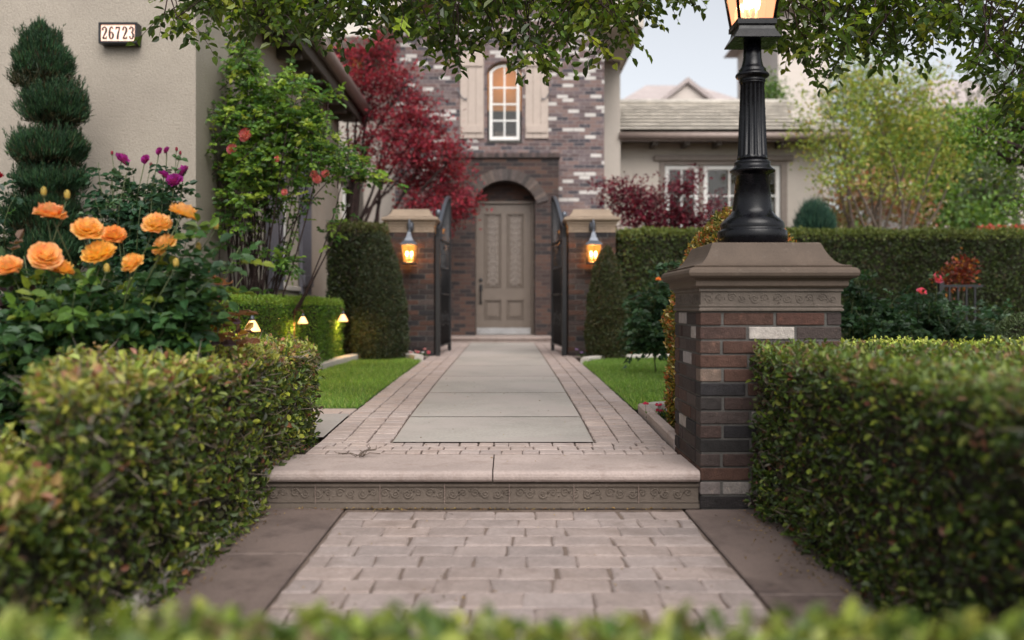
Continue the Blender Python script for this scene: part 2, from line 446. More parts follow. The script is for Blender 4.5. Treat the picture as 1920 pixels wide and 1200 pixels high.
# ------------------------------------------------------------------ foliage helpers
def unit(a): return a/np.maximum(np.linalg.norm(a, axis=-1, keepdims=True), 1e-9)
def pick(pal, n, rng, jit=0.22):
    """pal: list of (weight, (r,g,b))"""
    w = np.array([p[0] for p in pal], float); w /= w.sum()
    c = np.array([p[1] for p in pal], float)[rng.choice(len(pal), n, p=w)]
    return c*(1 + rng.uniform(-jit, jit, (n, 1)))*(1 + rng.uniform(-0.08, 0.08, (n, 3)))
class Leaves:
    def __init__(s): s.V = []; s.F = []; s.C = []; s.n = 0; s.M = []
    def add(s, p, d, nrm, L, W, col, fold=0.25, kite=False, mi=0):
        """p base points, d long axis, nrm leaf normal, L/W arrays or numbers"""
        n = len(p)
        if n == 0: return
        d = unit(d); w = unit(np.cross(nrm, d)); up = np.cross(d, w)
        L = np.broadcast_to(np.asarray(L, float), (n,))[:, None]; W = np.broadcast_to(np.asarray(W, float), (n,))[:, None]
        if kite:
            v = np.stack([p, p+d*L*0.45+w*W/2+up*W*fold, p+d*L, p+d*L*0.45-w*W/2+up*W*fold], 1); k = 4
            f = np.array([[0, 3, 2, 1]])
        else:
            v = np.stack([p, p+d*L*0.28+w*W*0.42+up*W*fold, p+d*L*0.68+w*W*0.40+up*W*fold*0.9, p+d*L-up*W*0.15,
                          p+d*L*0.68-w*W*0.40+up*W*fold*0.9, p+d*L*0.28-w*W*0.42+up*W*fold], 1); k = 6
            f = np.array([[0, 5, 4, 3], [0, 3, 2, 1]])
        base = s.n + np.arange(n)*k
        F = (base[:, None, None] + f[None]).reshape(-1, 4)
        s.V.append(v.reshape(-1, 3)); s.F.append(F); s.C.append(np.repeat(col, len(f), 0)); s.M.append(np.full(len(F), mi)); s.n += n*k
    def count(s): return s.n
    def build(s, name, mats, parent=None, extra=None, origin=None):
        """extra: an MB joined in (its material index shifted past the leaf materials)"""
        if not isinstance(mats, (list, tuple)): mats = [mats]
        V = np.concatenate(s.V); F = np.concatenate(s.F); C = np.concatenate(s.C); MI = np.concatenate(s.M)
        loops = F.ravel(); tot = np.full(len(F), 4)
        SM = np.zeros(len(F), bool)
        if extra is not None and extra.v:
            off = len(V); V = np.concatenate([V, np.array(extra.v)])
            el = np.array([i for f in extra.f for i in f]) + off
            loops = np.concatenate([loops, el]); tot = np.concatenate([tot, [len(f) for f in extra.f]])
            C = np.concatenate([C, np.array(extra.col)]); MI = np.concatenate([MI, np.array(extra.mi)])
            SM = np.concatenate([SM, np.array(extra.sm)])
        if origin is None:
            if parent is not None: origin = world_loc(parent)
            else: origin = Vector(((V[:, 0].min()+V[:, 0].max())/2, (V[:, 1].min()+V[:, 1].max())/2, V[:, 2].min()))
        V = V - np.array(origin)
        me = bpy.data.meshes.new(name)
        me.vertices.add(len(V)); me.vertices.foreach_set("co", V.astype(np.float32).ravel())
        me.loops.add(len(loops)); me.loops.foreach_set("vertex_index", loops.astype(np.int32))
        me.polygons.add(len(tot)); st = np.concatenate([[0], np.cumsum(tot)[:-1]]).astype(np.int32)
        me.polygons.foreach_set("loop_start", st)
        me.polygons.foreach_set("loop_total", tot.astype(np.int32))
        me.polygons.foreach_set("material_index", MI.astype(np.int32))
        me.polygons.foreach_set("use_smooth", SM)
        for m in mats: me.materials.append(m)
        me.update(calc_edges=True)
        a = np.ones((len(tot), 4), dtype=np.float32); a[:, :3] = C
        at = me.attributes.new("tint", 'FLOAT_COLOR', 'FACE'); at.data.foreach_set("color", a.ravel())
        me.validate()
        o = bpy.data.objects.new(name, me); COL.objects.link(o)
        if parent is not None: o.parent = parent; o.location = Vector(origin) - world_loc(parent)
        else: o.location = origin
        return o
def wob(p, k=3.0, ph=0.0):
    """cheap smooth noise in -1..1"""
    x, y, z = p[:, 0], p[:, 1], p[:, 2]
    return (np.sin(k*x*1.7+ph+1.3*np.sin(k*y*1.1+z*k))+np.sin(k*y*2.1+ph*2+1.1*np.sin(k*z*1.9))+np.sin(k*z*2.7+ph*3+1.7*np.sin(k*x*1.3)))/3
def rand_dir(n, rng): return unit(rng.normal(size=(n, 3)))
def offset_poly(poly, d):
    n = len(poly); out = []
    for i in range(n):
        a, b, c = Vector(poly[i-1]), Vector(poly[i]), Vector(poly[(i+1) % n])
        e1 = (b-a).normalized(); e2 = (c-b).normalized()
        n1 = Vector((e1.y, -e1.x)); n2 = Vector((e2.y, -e2.x))
        m_ = (n1+n2); m_ = m_/max(0.3, m_.length_squared)*2
        out.append((b.x - m_.x*d, b.y - m_.y*d))
    return out
def in_poly(x, y, poly):
    r = np.zeros(len(x), bool); n = len(poly)
    for i in range(n):
        x1, y1 = poly[i]; x2, y2 = poly[(i+1) % n]
        c = ((y1 > y) != (y2 > y)) & (x < (x2-x1)*(y-y1)/(y2-y1+1e-12)+x1); r ^= c
    return r
def hedge(name, label, foot, z0, z1, L, W, dens, pal, pal_top, seed, cat='hedge', group=None, amp=0.02, deep=0.06, mat='leaf', kite=False,
          twigs=0.02, skip=(), topspike=0.02, inset=0.06, parent=None, edge_dens=None, gaps=0.0, twigc=(0.16, 0.125, 0.10), topz=None):
    """clipped hedge: foot is a counter-clockwise (x, y) outline"""
    rng = np.random.default_rng(seed); lv = Leaves()
    if topz is None: topz = lambda x, y: np.full_like(x, z1)
    n = len(foot); Pts = []; Nr = []; top = []
    for i in range(n):
        a = np.array(foot[i]); b = np.array(foot[(i+1) % n]); e = b-a; ln = np.linalg.norm(e)
        dn = dens*(0.25 if i in skip else 1.0)*(edge_dens[i] if edge_dens else 1.0)
        k = int(ln*(z1-z0)*dn)
        t = rng.uniform(0, 1, k); u = rng.uniform(0, 1, k)
        xy = a[None]+e[None]*t[:, None]; nn = np.array([e[1], -e[0]])/ln
        zt = topz(xy[:, 0], xy[:, 1])
        z = z0+(zt-z0)*u
        p = np.column_stack([xy, z]); nr = np.tile([nn[0], nn[1], 0.0], (k, 1))
        # round the shoulders
        sh = np.clip((z-(zt-0.06))/0.06, 0, 1)[:, None]
        nr = unit(nr+np.array([0, 0, 1.0])*sh); p = p - np.array([nn[0], nn[1], 0])*0.03*sh**2
        Pts.append(p); Nr.append(nr); top.append(u > 0.93)
    xs = [p[0] for p in foot]; ys = [p[1] for p in foot]
    area = abs(sum(foot[i][0]*foot[(i+1) % n][1]-foot[(i+1) % n][0]*foot[i][1] for i in range(n)))/2
    bb = (max(xs)-min(xs))*(max(ys)-min(ys)); k = int(dens*bb*1.1)
    x = rng.uniform(min(xs), max(xs), k); y = rng.uniform(min(ys), max(ys), k); ok = in_poly(x, y, foot)
    x, y = x[ok], y[ok]
    Pts.append(np.column_stack([x, y, topz(x, y)])); Nr.append(np.tile([0, 0, 1.0], (len(x), 1))); top.append(np.ones(len(x), bool))
    p = np.concatenate(Pts); nr = np.concatenate(Nr); top = np.concatenate(top)
    k = len(p)
    inn = rng.uniform(0, 1, k)**1.6*deep
    p = p + nr*(wob(p, 4.0, seed)*amp + wob(p, 13.0, seed+2)*amp*0.6 - inn)[:, None] + rng.normal(0, L*0.18, (k, 3))
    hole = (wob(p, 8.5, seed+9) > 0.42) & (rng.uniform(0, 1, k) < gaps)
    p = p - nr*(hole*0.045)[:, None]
    p[:, 2] += np.where(top, rng.uniform(0, 1, k)**3*topspike, 0)
    p[:, 2] = np.maximum(p[:, 2], z0+0.005)
    d = unit(nr*0.55 + np.array([0, 0, 0.35]) + rand_dir(k, rng)*0.95)
    ln_ = unit(nr*0.9 + np.array([0, 0, 0.5]) + rand_dir(k, rng)*0.75)
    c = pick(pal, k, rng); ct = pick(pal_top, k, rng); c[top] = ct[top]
    # patches of slightly different growth
    pt = wob(p, 2.2, seed+5)[:, None]
    c = c*(1+0.18*pt)
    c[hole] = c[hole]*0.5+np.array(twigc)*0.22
    s = rng.uniform(0.5, 1.3, k)
    lv.add(p, d, ln_, L*s, W*s*rng.uniform(0.8, 1.15, k), c, kite=kite)
    if twigs > 0:
        q = rng.choice(k, int(k*twigs)); m_ = len(q)
        lv.add(p[q]-nr[q]*0.02, unit(nr[q]*0.5+rand_dir(m_, rng)+[0, 0, 0.3]), rand_dir(m_, rng), L*rng.uniform(1.5, 4, m_), 0.0028+L*0.05,
               np.tile(twigc, (m_, 1))*rng.uniform(0.5, 1.3, (m_, 1)), kite=True)
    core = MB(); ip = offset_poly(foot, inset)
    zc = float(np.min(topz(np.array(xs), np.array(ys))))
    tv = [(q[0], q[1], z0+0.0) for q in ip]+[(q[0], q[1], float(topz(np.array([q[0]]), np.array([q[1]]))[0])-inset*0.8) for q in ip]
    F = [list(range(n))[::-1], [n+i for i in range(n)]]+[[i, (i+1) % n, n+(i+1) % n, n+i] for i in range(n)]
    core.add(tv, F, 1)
    o = lv.build(name, [M[mat], M['inner']], parent, extra=core)
    if label: tag(o, label, cat, group)
    return o
def revolve_bush(name, label, cx, cy, prof, L, W, dens, pal, seed, cat='bush', group=None, mat='leaf_dark', amp=0.02, deep=0.04, kite=True, up=0.35, parent=None, squash=1.0, twigs=0.0):
    """clipped cone or ball: prof is a list of (radius, z)"""
    rng = np.random.default_rng(seed); lv = Leaves(); core = MB()
    for (r0, a0), (r1, a1) in zip(prof[:-1], prof[1:]):
        sl = math.hypot(r1-r0, a1-a0); k = int(math.pi*(r0+r1)*sl*dens)+3
        t = rng.uniform(0, 1, k)
        if r0+r1 > 0:  # area-even
            t = np.where(rng.uniform(0, 1, k) < abs(r0-r1)/(r0+r1+1e-9), (np.minimum(t, rng.uniform(0, 1, k)) if r0 > r1 else np.maximum(t, rng.uniform(0, 1, k))), t)
        r = r0+(r1-r0)*t; z = a0+(a1-a0)*t; a = rng.uniform(0, 2*math.pi, k)
        nz = -(r1-r0)/sl; nx = (a1-a0)/sl
        nr = np.column_stack([np.cos(a)*nx, np.sin(a)*nx, np.full(k, nz)])
        p = np.column_stack([cx+r*np.cos(a), cy+r*np.sin(a)*squash, z])
        p = p+nr*(wob(p, 5, seed)*amp+wob(p, 15, seed+3)*amp*0.6-rng.uniform(0, 1, k)**1.6*deep)[:, None]
        d = unit(nr*0.6+np.array([0, 0, up])+rand_dir(k, rng)*0.8)
        s = rng.uniform(0.7, 1.25, k)
        lv.add(p, d, unit(nr+rand_dir(k, rng)*0.7), L*s, W*s, pick(pal, k, rng), kite=kite)
    core.lathe([(max(0.004, r-0.05-deep*0.4), z if i == 0 else z-0.03) for i, (r, z) in enumerate(prof)], cx, cy, 20, m=1)
    o = lv.build(name, [M[mat], M['inner']], parent, extra=core)
    if label: tag(o, label, cat, group)
    return o
def blob(lv, c, r, n, L, W, pal, rng, shell=0.55, up=0.2, droop=0.0, kite=True, clump=0, clump_r=0.12, orient=0.5):
    """leaves spread through an ellipsoid; shell > 0 pushes them outwards; clump groups them"""
    c = np.array(c, float); r = np.array(r, float)
    if clump:
        m_ = max(1, n//clump); cc = rand_dir(m_, rng)*(rng.uniform(0, 1, (m_, 1))**shell)
        q = np.repeat(cc, clump, 0)*r + rng.normal(0, clump_r, (m_*clump, 3)); n = len(q); u = unit(np.repeat(cc, clump, 0)*r+rng.normal(0, clump_r*0.5, (n, 3)))
    else:
        u = rand_dir(n, rng); q = u*(rng.uniform(0, 1, (n, 1))**shell)*r
    p = c+q
    d = unit(u*orient+np.array([0, 0, up-droop])+rand_dir(n, rng)*0.8)
    s = rng.uniform(0.6, 1.25, n)
    lv.add(p, d, unit(u*0.4+np.array([0, 0, 0.7])+rand_dir(n, rng)*0.7), L*s, W*s, pick(pal, n, rng), kite=kite)
    return p
def branch(mb, a, b, r0, r1, rng, n=6, wig=0.06, sag=0.0, seg=6, m=0):
    a = np.array(a, float); b = np.array(b, float); ln = np.linalg.norm(b-a); pts = []
    off = rng.normal(0, wig*ln, 3); off2 = rng.normal(0, wig*ln*0.5, 3)
    for i in range(n+1):
        t = i/n
        p = a+(b-a)*t + off*math.sin(math.pi*t) + off2*math.sin(2*math.pi*t); p[2] += sag*ln*math.sin(math.pi*t)
        pts.append(p)
    mb.tube(pts, [r0+(r1-r0)*i/n for i in range(n+1)], seg, m)
    return pts
# ------------------------------------------------------------------ ground, paving, step, lawns
def gz(x, y): return -0.014 if y < 4.35 else zw(y)-0.035 + max(0.0, (y-24)*0.012)
g = MB()
gx = [-500, -120, -40, -14, -6, -2, 0, 2, 6, 14, 40, 120, 500]; gy = [-300, -60, -10, 0, 2, 4.34, 4.36, 5, 6, 8.5, 10, 12, 14, 16.1, 20, 24, 40, 80, 200, 900]
for j, y in enumerate(gy):
    for i, x in enumerate(gx): g.v.append((x, y, gz(x, y)))
for j in range(len(gy)-1):
    for i in range(len(gx)-1):
        a = j*len(gx)+i; g.face([a, a+1, a+1+len(gx), a+len(gx)])
tag(g.build("ground", M['soil'], origin=(0, 0, 0)), kind='structure')

def pave(mb, x0, x1, y0, y1, row, ln, zf, rng, gap=0.008, th=0.02, along='x', m=0, b=0.005, lift=0.0, shift=0.5, warp=0.004, tone=0.10, jit=0.12, gl=None):
    """irregular pavers in running bond with rounded edges; courses run along x or y"""
    k = 0; a = (y0 if along == 'x' else x0); end = (y1 if along == 'x' else x1)
    n = max(1, round((end-a)/row)); row = (end-a)/n
    for r in range(n):
        s0, s1 = (x0, x1) if along == 'x' else (y0, y1)
        s = s0; first = True
        while s < s1-1e-4:
            L_ = ln*rng.uniform(1-jit, 1+jit)
            if first and r % 2: L_ *= shift
            first = False
            e = s+L_
            if s1-e < ln*0.3: e = s1
            q0, q1 = a+r*row, a+(r+1)*row
            g2 = (gl or gap)/2; c4 = [(s+g2, q0+gap/2), (e-g2, q0+gap/2), (e-g2, q1-gap/2), (s+g2, q1-gap/2)]
            if along == 'y': c4 = [(p[1], p[0]) for p in c4][::-1]
            c4 = [(p[0]+rng.uniform(-warp, warp), p[1]+rng.uniform(-warp, warp)) for p in c4]
            # eight-point outline for softly irregular edges
            out = []
            for i in range(4):
                p, q = c4[i], c4[(i+1) % 4]
                out.append(p); out.append(((p[0]+q[0])/2+rng.uniform(-warp, warp)*0.6, (p[1]+q[1])/2+rng.uniform(-warp, warp)*0.6))
            cx = sum(p[0] for p in out)/8; cy = sum(p[1] for p in out)/8
            tz = rng.uniform(-0.0012, 0.0012)
            def ring(ins, dz):
                o = []
                for p in out:
                    d = math.hypot(p[0]-cx, p[1]-cy)
                    f = max(0, 1-ins/d); X = cx+(p[0]-cx)*f; Y = cy+(p[1]-cy)*f
                    o.append((X, Y, zf(Y)+lift+dz+tz))
                return o
            V = ring(0, -th)+ring(0, -b)+ring(b*0.8, -b*0.25)+ring(b*2.2, 0)
            F = []
            for l in range(3):
                for i in range(8): F.append([l*8+i, l*8+(i+1) % 8, l*8+8+(i+1) % 8, l*8+8+i])
            F.append([24+i for i in range(8)])
            t = rng.uniform(1-tone, 1+tone); w = rng.uniform(-0.02, 0.02)
            mb.add(V, F, m, (t*(1+w), t, t*(1-w)))
            s = e; k += 1
    return k
r0 = random.Random(3)
M['joint_brown'] = mat_rough('brown_joint', (0.15, 0.112, 0.092), 0.3, 12.0, 160.0, 0.7, 0.004, 0.95)
# lower patio: pavers between two smooth brown bands
mb = MB()
pave(mb, -0.715, 0.782, 1.35, 4.10, 0.142, 0.19, lambda y: 0.0, r0, gap=0.004, b=0.007, warp=0.008, tone=0.11, jit=0.24)
mb.box(-0.72, 0.787, 1.3, 4.2, -0.012, -0.006, 1)
tag(mb.build("patio", [M['patio_stone'], M['joint_brown']]), kind='structure')
mb = MB()
mb.bbox(-1.12, -0.728, 3.40, 4.16, -0.03, 0.001, 0.005); mb.bbox(-1.12, -0.728, 2.2, 3.392, -0.03, 0.001, 0.005); mb.bbox(-1.12, -0.728, 1.3, 2.192, -0.03, 0.001, 0.005)
tag(mb.build("pavement", [M['concrete_brown']]), kind='structure')
mb = MB()
mb.bbox(0.795, 1.62, 2.92, 4.14, -0.03, 0.001, 0.005); mb.bbox(0.795, 1.3, 1.3, 2.912, -0.03, 0.001, 0.005)
tag(mb.build("pavement", [M['concrete_brown']]), kind='structure')
mb = MB(); mb.bbox(-1.16, -1.085, 2.3, 4.5, -0.03, 0.055, 0.012)
tag(mb.build("garden_kerb", M['curb']), "low pale concrete edging under the nearest left hedge", "kerb", kind='thing')

# relief scrollwork
def spiral(mb, O, U, V, Nn, r, turns, r0_, t, c=(1, 1, 1), a0=0.0, hand=1, n=16, m=0):
    """spiral tube in the plane U, V standing on normal Nn; r = outer radius"""
    pts = []
    for i in range(n+1):
        f = i/n; a = a0+hand*turns*2*math.pi*f; R = r*(1-f)+r0_*f
        pts.append(O+U*(R*math.cos(a))+V*(R*math.sin(a)))
    mb.tube(pts, [t*(1-0.35*i/n) for i in range(n+1)], 5, m, c)
def leaf_lump(mb, O, U, V, L_, W_, h, m=0):
    c = U.cross(V)*h
    v = [O, O+U*L_*0.5+V*W_*0.5, O+U*L_, O+U*L_*0.5-V*W_*0.5, O+U*L_*0.5+c, O+U*L_*0.5-c]
    mb.add(v, [(0, 4, 1), (1, 4, 2), (2, 4, 3), (3, 4, 0), (1, 5, 0), (2, 5, 1), (3, 5, 2), (0, 5, 3)], m)
def scrolls(mb, O, U, V, Nn, length, h, pitch, rng, t=0.004, m=0):
    n = max(1, round(length/pitch)); pitch = length/n
    for k in range(n):
        c = O+U*(pitch*(k+0.5))
        hand = 1 if k % 2 else -1
        spiral(mb, c-U*pitch*0.22+V*hand*h*0.05, U, V, Nn, h*0.36, 1.6, h*0.05, t, a0=rng.uniform(-.3, .3), hand=hand, m=m)
        spiral(mb, c+U*pitch*0.24-V*hand*h*0.05, U, V, Nn, h*0.32, 1.5, h*0.05, t*0.9, a0=math.pi+rng.uniform(-.3, .3), hand=hand, m=m)
        for j in range(7):
            a = rng.uniform(0, 2*math.pi); d = U*math.cos(a)+V*math.sin(a); e = Nn.cross(d)
            q = c+U*rng.uniform(-.45, .45)*pitch+V*rng.uniform(-.3, .3)*h
            leaf_lump(mb, q, d, e, h*0.26, h*0.12, t*1.3, m)
# step: bullnosed tread, carved riser
Xv, Yv, Zv = Vector((1, 0, 0)), Vector((0, 1, 0)), Vector((0, 0, 1))
st = empty("garden_step", (-0.08, 4.15, 0.0), "wide garden step with a rounded stone tread and carved scroll riser", "step")
mb = MB()
def nose(x0, x1):
    z1 = 0.172; y0 = 4.135
    pr = [(4.60, z1-0.05), (4.60, z1), (y0+0.02, z1), (y0+0.007, z1-0.004), (y0, z1-0.014), (y0-0.002, z1-0.026), (y0, z1-0.038), (y0+0.008, z1-0.048), (y0+0.03, z1-0.052)]
    mb.prism(pr, 'x', x0, x1)
nose(-1.10, -0.065); nose(-0.059, 0.862)
mb.build("tread", M['concrete_pink'], st)
mb = MB(); rr = random.Random(5)
mb.box(-1.1, 0.862, 4.172, 4.4, 0.0, 0.12)
mb.box(-1.1, 0.866, 4.158, 4.2, 0.0, 0.022); mb.box(-1.1, 0.866, 4.162, 4.2, 0.098, 0.110); mb.box(-1.1, 0.866, 4.165, 4.2, 0.026, 0.034)
scrolls(mb, Vector((-1.08, 4.172, 0.066)), Xv, Zv, -Yv, 1.92, 0.058, 0.10, rr, t=0.005)
for i in range(7): mb.box(-1.1+0.29*i+0.24, -1.1+0.29*i+0.243, 4.160, 4.2, 0.001, 0.111, 1)
mb.build("riser", [M['riser'], M['joint']], st)

# upper walk: smooth grey slabs in the middle, small stamped pavers at both sides
mb = MB(); r1 = random.Random(9)
ZF = lambda y: zw(y)
pave(mb, -1.0, 0.85, 4.605, 4.925, 0.107, 0.10, ZF, r1, gap=0.012, gl=0.006, b=0.004, warp=0.0035, tone=0.06, jit=0.25)
for x0, x1 in ((-1.0, -0.618), (0.472, 0.85)):
    pave(mb, x0, x1, 4.93, 15.8, 0.127, 0.12, ZF, r1, gap=0.007, gl=0.022, b=0.004, along='y', warp=0.0035, tone=0.06, jit=0.25, shift=0.6)
pave(mb, -3.2, -1.005, 5.98, 6.26, 0.14, 0.19, ZF, r1, gap=0.006, b=0.004, warp=0.003, tone=0.05)
pave(mb, -1.25, -1.005, 11.9, 15.8, 0.12, 0.12, ZF, r1, gap=0.006, b=0.004, along='y', warp=0.003, tone=0.05)
pave(mb, 0.855, 1.10, 11.9, 15.8, 0.12, 0.12, ZF, r1, gap=0.006, b=0.004, along='y', warp=0.003, tone=0.05)
ys = [4.60, 5.0, 5.9, 7, 8.5, 10, 12, 14, 16.1]
for a, b_ in zip(ys[:-1], ys[1:]):
    v = [(x, y, zw(y)-0.009) for y in (a, b_) for x in (-1.003, 0.853)]; mb.add(v, [(0, 1, 3, 2)], 1)
tag(mb.build("walkway", [M['concrete_pink'], M['joint_dark']]), kind='structure')
mb = MB(); js = [4.93, 5.83, 7.25, 8.7, 10.15, 11.6, 13.1, 14.6, 15.85]
for k, (a, b_) in enumerate(zip(js[:-1], js[1:])):
    a += 0.010; b_ -= 0.010; x0, x1 = -0.612, 0.466
    V = []
    for y in (a, a+0.3*(b_-a), (a+b_)/2, a+0.7*(b_-a), b_):
        d = 0.0
        V += [(x0, y, zw(y)-0.006), (x0+0.008, y, zw(y)-d+0.001), (x1-0.008, y, zw(y)-d+0.001), (x1, y, zw(y)-0.006)]
    F = [(4*i+j, 4*i+j+1, 4*i+j+5, 4*i+j+4) for i in range(4) for j in range(3)]
    t = 1+0.05*((k*7) % 3-1)
    mb.add(V, F, 0, (t, t, t))
mb.add([(-3.2, 5.1, zw(5.1)), (-1.008, 5.1, zw(5.1)), (-1.008, 5.97, zw(5.97)), (-3.2, 5.97, zw(5.97))], [(0, 1, 2, 3)], 0, (0.85, 0.86, 0.9))
tag(mb.build("path", [M['slab']]), kind='structure')

def strip_along(mb, pts, w, h, m=0, zf=None, b=0.01, lift=0.0):
    """kerb of width w and height h swept along a ground line"""
    pts = [Vector((p[0], p[1])) for p in pts]; n = len(pts); base = len(mb.v)
    for i, p in enumerate(pts):
        d = (pts[min(i+1, n-1)]-pts[max(i-1, 0)]).normalized(); s = Vector((-d.y, d.x)); z = (zf(p.y) if zf else zw(p.y))+lift
        for o_, dz in ((-w/2, -0.05), (-w/2, h-b), (-w/2+b, h), (w/2-b, h), (w/2, h-b), (w/2, -0.05)):
            q = p+s*o_; mb.v.append((q.x, q.y, z+dz))
    for i in range(n-1):
        for j in range(6):
            a = base+i*6+j; b2 = base+i*6+(j+1) % 6; mb.face([a, b2, b2+6, a+6])
    mb.face([base+j for j in range(6)]); mb.face([base+(n-1)*6+j for j in range(6)][::-1])
def smooth_line(pts, k=6):
    out = []; n = len(pts)
    for i in range(n-1):
        p0, p1, p2, p3 = (np.array(pts[max(0, min(n-1, j))], float) for j in (i-1, i, i+1, i+2))
        for j in range(k):
            t = j/k
            out.append(tuple(0.5*((2*p1)+(-p0+p2)*t+(2*p0-5*p1+4*p2-p3)*t*t+(-p0+3*p1-3*p2+p3)*t**3)))
    out.append(tuple(pts[-1])); return out
kl = smooth_line([(-1.95, 8.6), (-1.90, 9.9), (-1.83, 10.9), (-1.72, 11.25), (-1.45, 11.35), (-1.2, 11.25), (-1.03, 10.9)])
mb = MB(); strip_along(mb, kl, 0.11, 0.075)
tag(mb.build("lawn_kerb", M['curb']), "pale curving concrete edging round the far end of the left lawn", "kerb", kind='thing')
kr = smooth_line([(0.90, 10.7), (1.02, 11.05), (1.35, 11.3), (1.9, 11.5), (2.6, 11.6), (3.6, 11.6)])
mb = MB(); strip_along(mb, kr, 0.10, 0.05)
tag(mb.build("lawn_kerb", M['curb']), "pale concrete edging at the far end of the right lawn", "kerb", kind='thing')
mb = MB(); strip_along(mb, [(0.895, 4.80), (0.90, 5.4), (0.90, 6.15)], 0.06, 0.045)
tag(mb.build("bed_kerb", M['concrete_pink']), "pinkish edging strip between the walk and the flower bed beside the lamp pillar", "kerb", kind='thing')
mb = MB(); strip_along(mb, smooth_line([(0.95, 6.1), (1.05, 6.2), (1.5, 6.22), (2.2, 6.2)]), 0.09, 0.05)
tag(mb.build("bed_kerb", M['curb']), "grey curved edging between the flower bed and the right lawn", "kerb", kind='thing')

def lawn(poly, seed, dens, label):
    rng = np.random.default_rng(seed)
    mb = MB(); mb.add([(x, y, zw(y)-0.004) for x, y in poly], [tuple(range(len(poly)))])
    tag(mb.build("lawn", M['turf']), kind='structure')
    xs = [p[0] for p in poly]; ys_ = [p[1] for p in poly]
    # closer turf shows more blades
    k = int((max(xs)-min(xs))*(max(ys_)-min(ys_))*dens)
    x = rng.uniform(min(xs), max(xs), k); y = rng.uniform(min(ys_), max(ys_), k); ok = in_poly(x, y, poly); x, y = x[ok], y[ok]; k = len(x)
    z = np.interp(y, [4.1, 5.0, 5.9, 8.5, 12.0, 16.1], [0.172, 0.185, 0.215, 0.25, 0.272, 0.293])-0.006
    p = np.column_stack([x, y, z]); d = unit(np.array([0, 0, 1.0])+rng.normal(0, 0.38, (k, 3)))
    nr = rand_dir(k, rng); L = rng.uniform(0.022, 0.05, k)*(1+0.25*wob(p, 3, 1))
    c = pick([(5, (0.14, 0.25, 0.04)), (3, (0.21, 0.33, 0.06)), (2, (0.08, 0.16, 0.028)), (0.9, (0.33, 0.36, 0.13))], k, rng)
    c = c*(1+0.22*wob(p, 2.2, 4)[:, None])
    lv = Leaves(); lv.add(p, d, nr, L, 0.0045, c, fold=0.2, kite=True)
    tag(lv.build("grass", M['leaf']), label, "grass", kind='stuff')
lawn([(-1.008, 6.27), (-1.008, 10.85), (-1.2, 11.22), (-1.5, 11.3), (-1.74, 11.2), (-1.86, 10.6), (-1.95, 9.0), (-1.98, 6.27)][::1], 21, 9000, "short bright green lawn grass left of the walk")
lawn([(0.858, 6.2), (3.6, 6.28), (3.6, 11.55), (2.2, 11.5), (1.4, 11.25), (1.05, 11.0), (0.90, 10.7), (0.858, 10.5)], 22, 7000, "short bright green lawn grass right of the walk")
# ------------------------------------------------------------------ brick pillars
BR = [(0.070, 0.041, 0.034), (0.057, 0.036, 0.031), (0.042, 0.031, 0.030), (0.088, 0.046, 0.034), (0.058, 0.042, 0.039), (0.030, 0.027, 0.029), (0.070, 0.052, 0.047), (0.036, 0.030, 0.031)]
WHITE = (0.36, 0.32, 0.29)
def brick_rows(mb, cx, cy, hw, z0, z1, ch, bl, joint, rng, special=None, depth=0.1, bev=0.003, whites=0.05, m=0):
    """bricks with real joints round a square pillar"""
    n = max(1, round((z1-z0)/ch)); ch = (z1-z0)/n
    for r in range(n):
        za = z0+r*ch+joint*0.3; zb = z0+(r+1)*ch-joint*0.4
        for side in range(4):
            full = side in (0, 2)
            s0 = -hw if full else -hw+depth+joint; s1 = hw if full else hw-depth-joint
            s = s0; first = True; k = 0
            while s < s1-0.01:
                L_ = bl*rng.uniform(0.95, 1.05)
                if first and (r+side//2) % 2: L_ *= 0.47
                first = False
                e = min(s1, s+L_-joint)
                if s1-e < bl*0.25: e = s1
                c = BR[rng.randrange(len(BR))]
                if rng.random() < whites: c = WHITE
                if special and (side, n-1-r, k) in special: c = special[side, n-1-r, k]
                t = rng.uniform(0.85, 1.15); c = tuple(v*t for v in c)
                q = rng.uniform(-0.003, 0.003); o0, o1 = hw-depth, hw+q
                if side == 0: mb.bbox(cx+s, cx+e, cy-o1, cy-o0, za, zb, bev, m, c)
                elif side == 2: mb.bbox(cx+s, cx+e, cy+o0, cy+o1, za, zb, bev, m, c)
                elif side == 1: mb.bbox(cx+o0, cx+o1, cy+s, cy+e, za, zb, bev, m, c)
                else: mb.bbox(cx-o1, cx-o0, cy+s, cy+e, za, zb, bev, m, c)
                s = e+joint; k += 1
def cap_profile(hw, z, zt, k=1.0):
    """underside fillet, rolled edge, step and concave sweep to a flat top"""
    H = zt-z
    pr = [(hw-0.01, z), (hw+0.014*k, z+0.001), (hw+0.024*k, z+H*0.05), (hw+0.024*k, z+H*0.15), (hw+0.030*k, z+H*0.18)]
    for i in range(7):
        a = -math.pi/2+math.pi*i/6
        pr.append((hw+(0.033+0.029*math.cos(a))*k, z+H*(0.32+0.125*math.sin(a))))
    pr.append((hw+0.036*k, z+H*0.475)); pr.append((hw+0.030*k, z+H*0.485))
    for i in range(9):
        t = i/8
        pr.append((hw+(0.026-0.093*t**0.8)*k, z+H*(0.49+0.47*t**1.9)))
    pr.append((hw-0.070*k, z+H*0.985)); pr.append((hw-0.077*k, zt))
    return pr
PCX, PCY, PHW = 1.179, 4.455, 0.315
pil = empty("lamp_pillar", (PCX, PCY, 0), "nearest brick pillar with carved band and broad brown stone cap under the street lamp", "pillar")
rng_ = random.Random(42)
mb = MB()
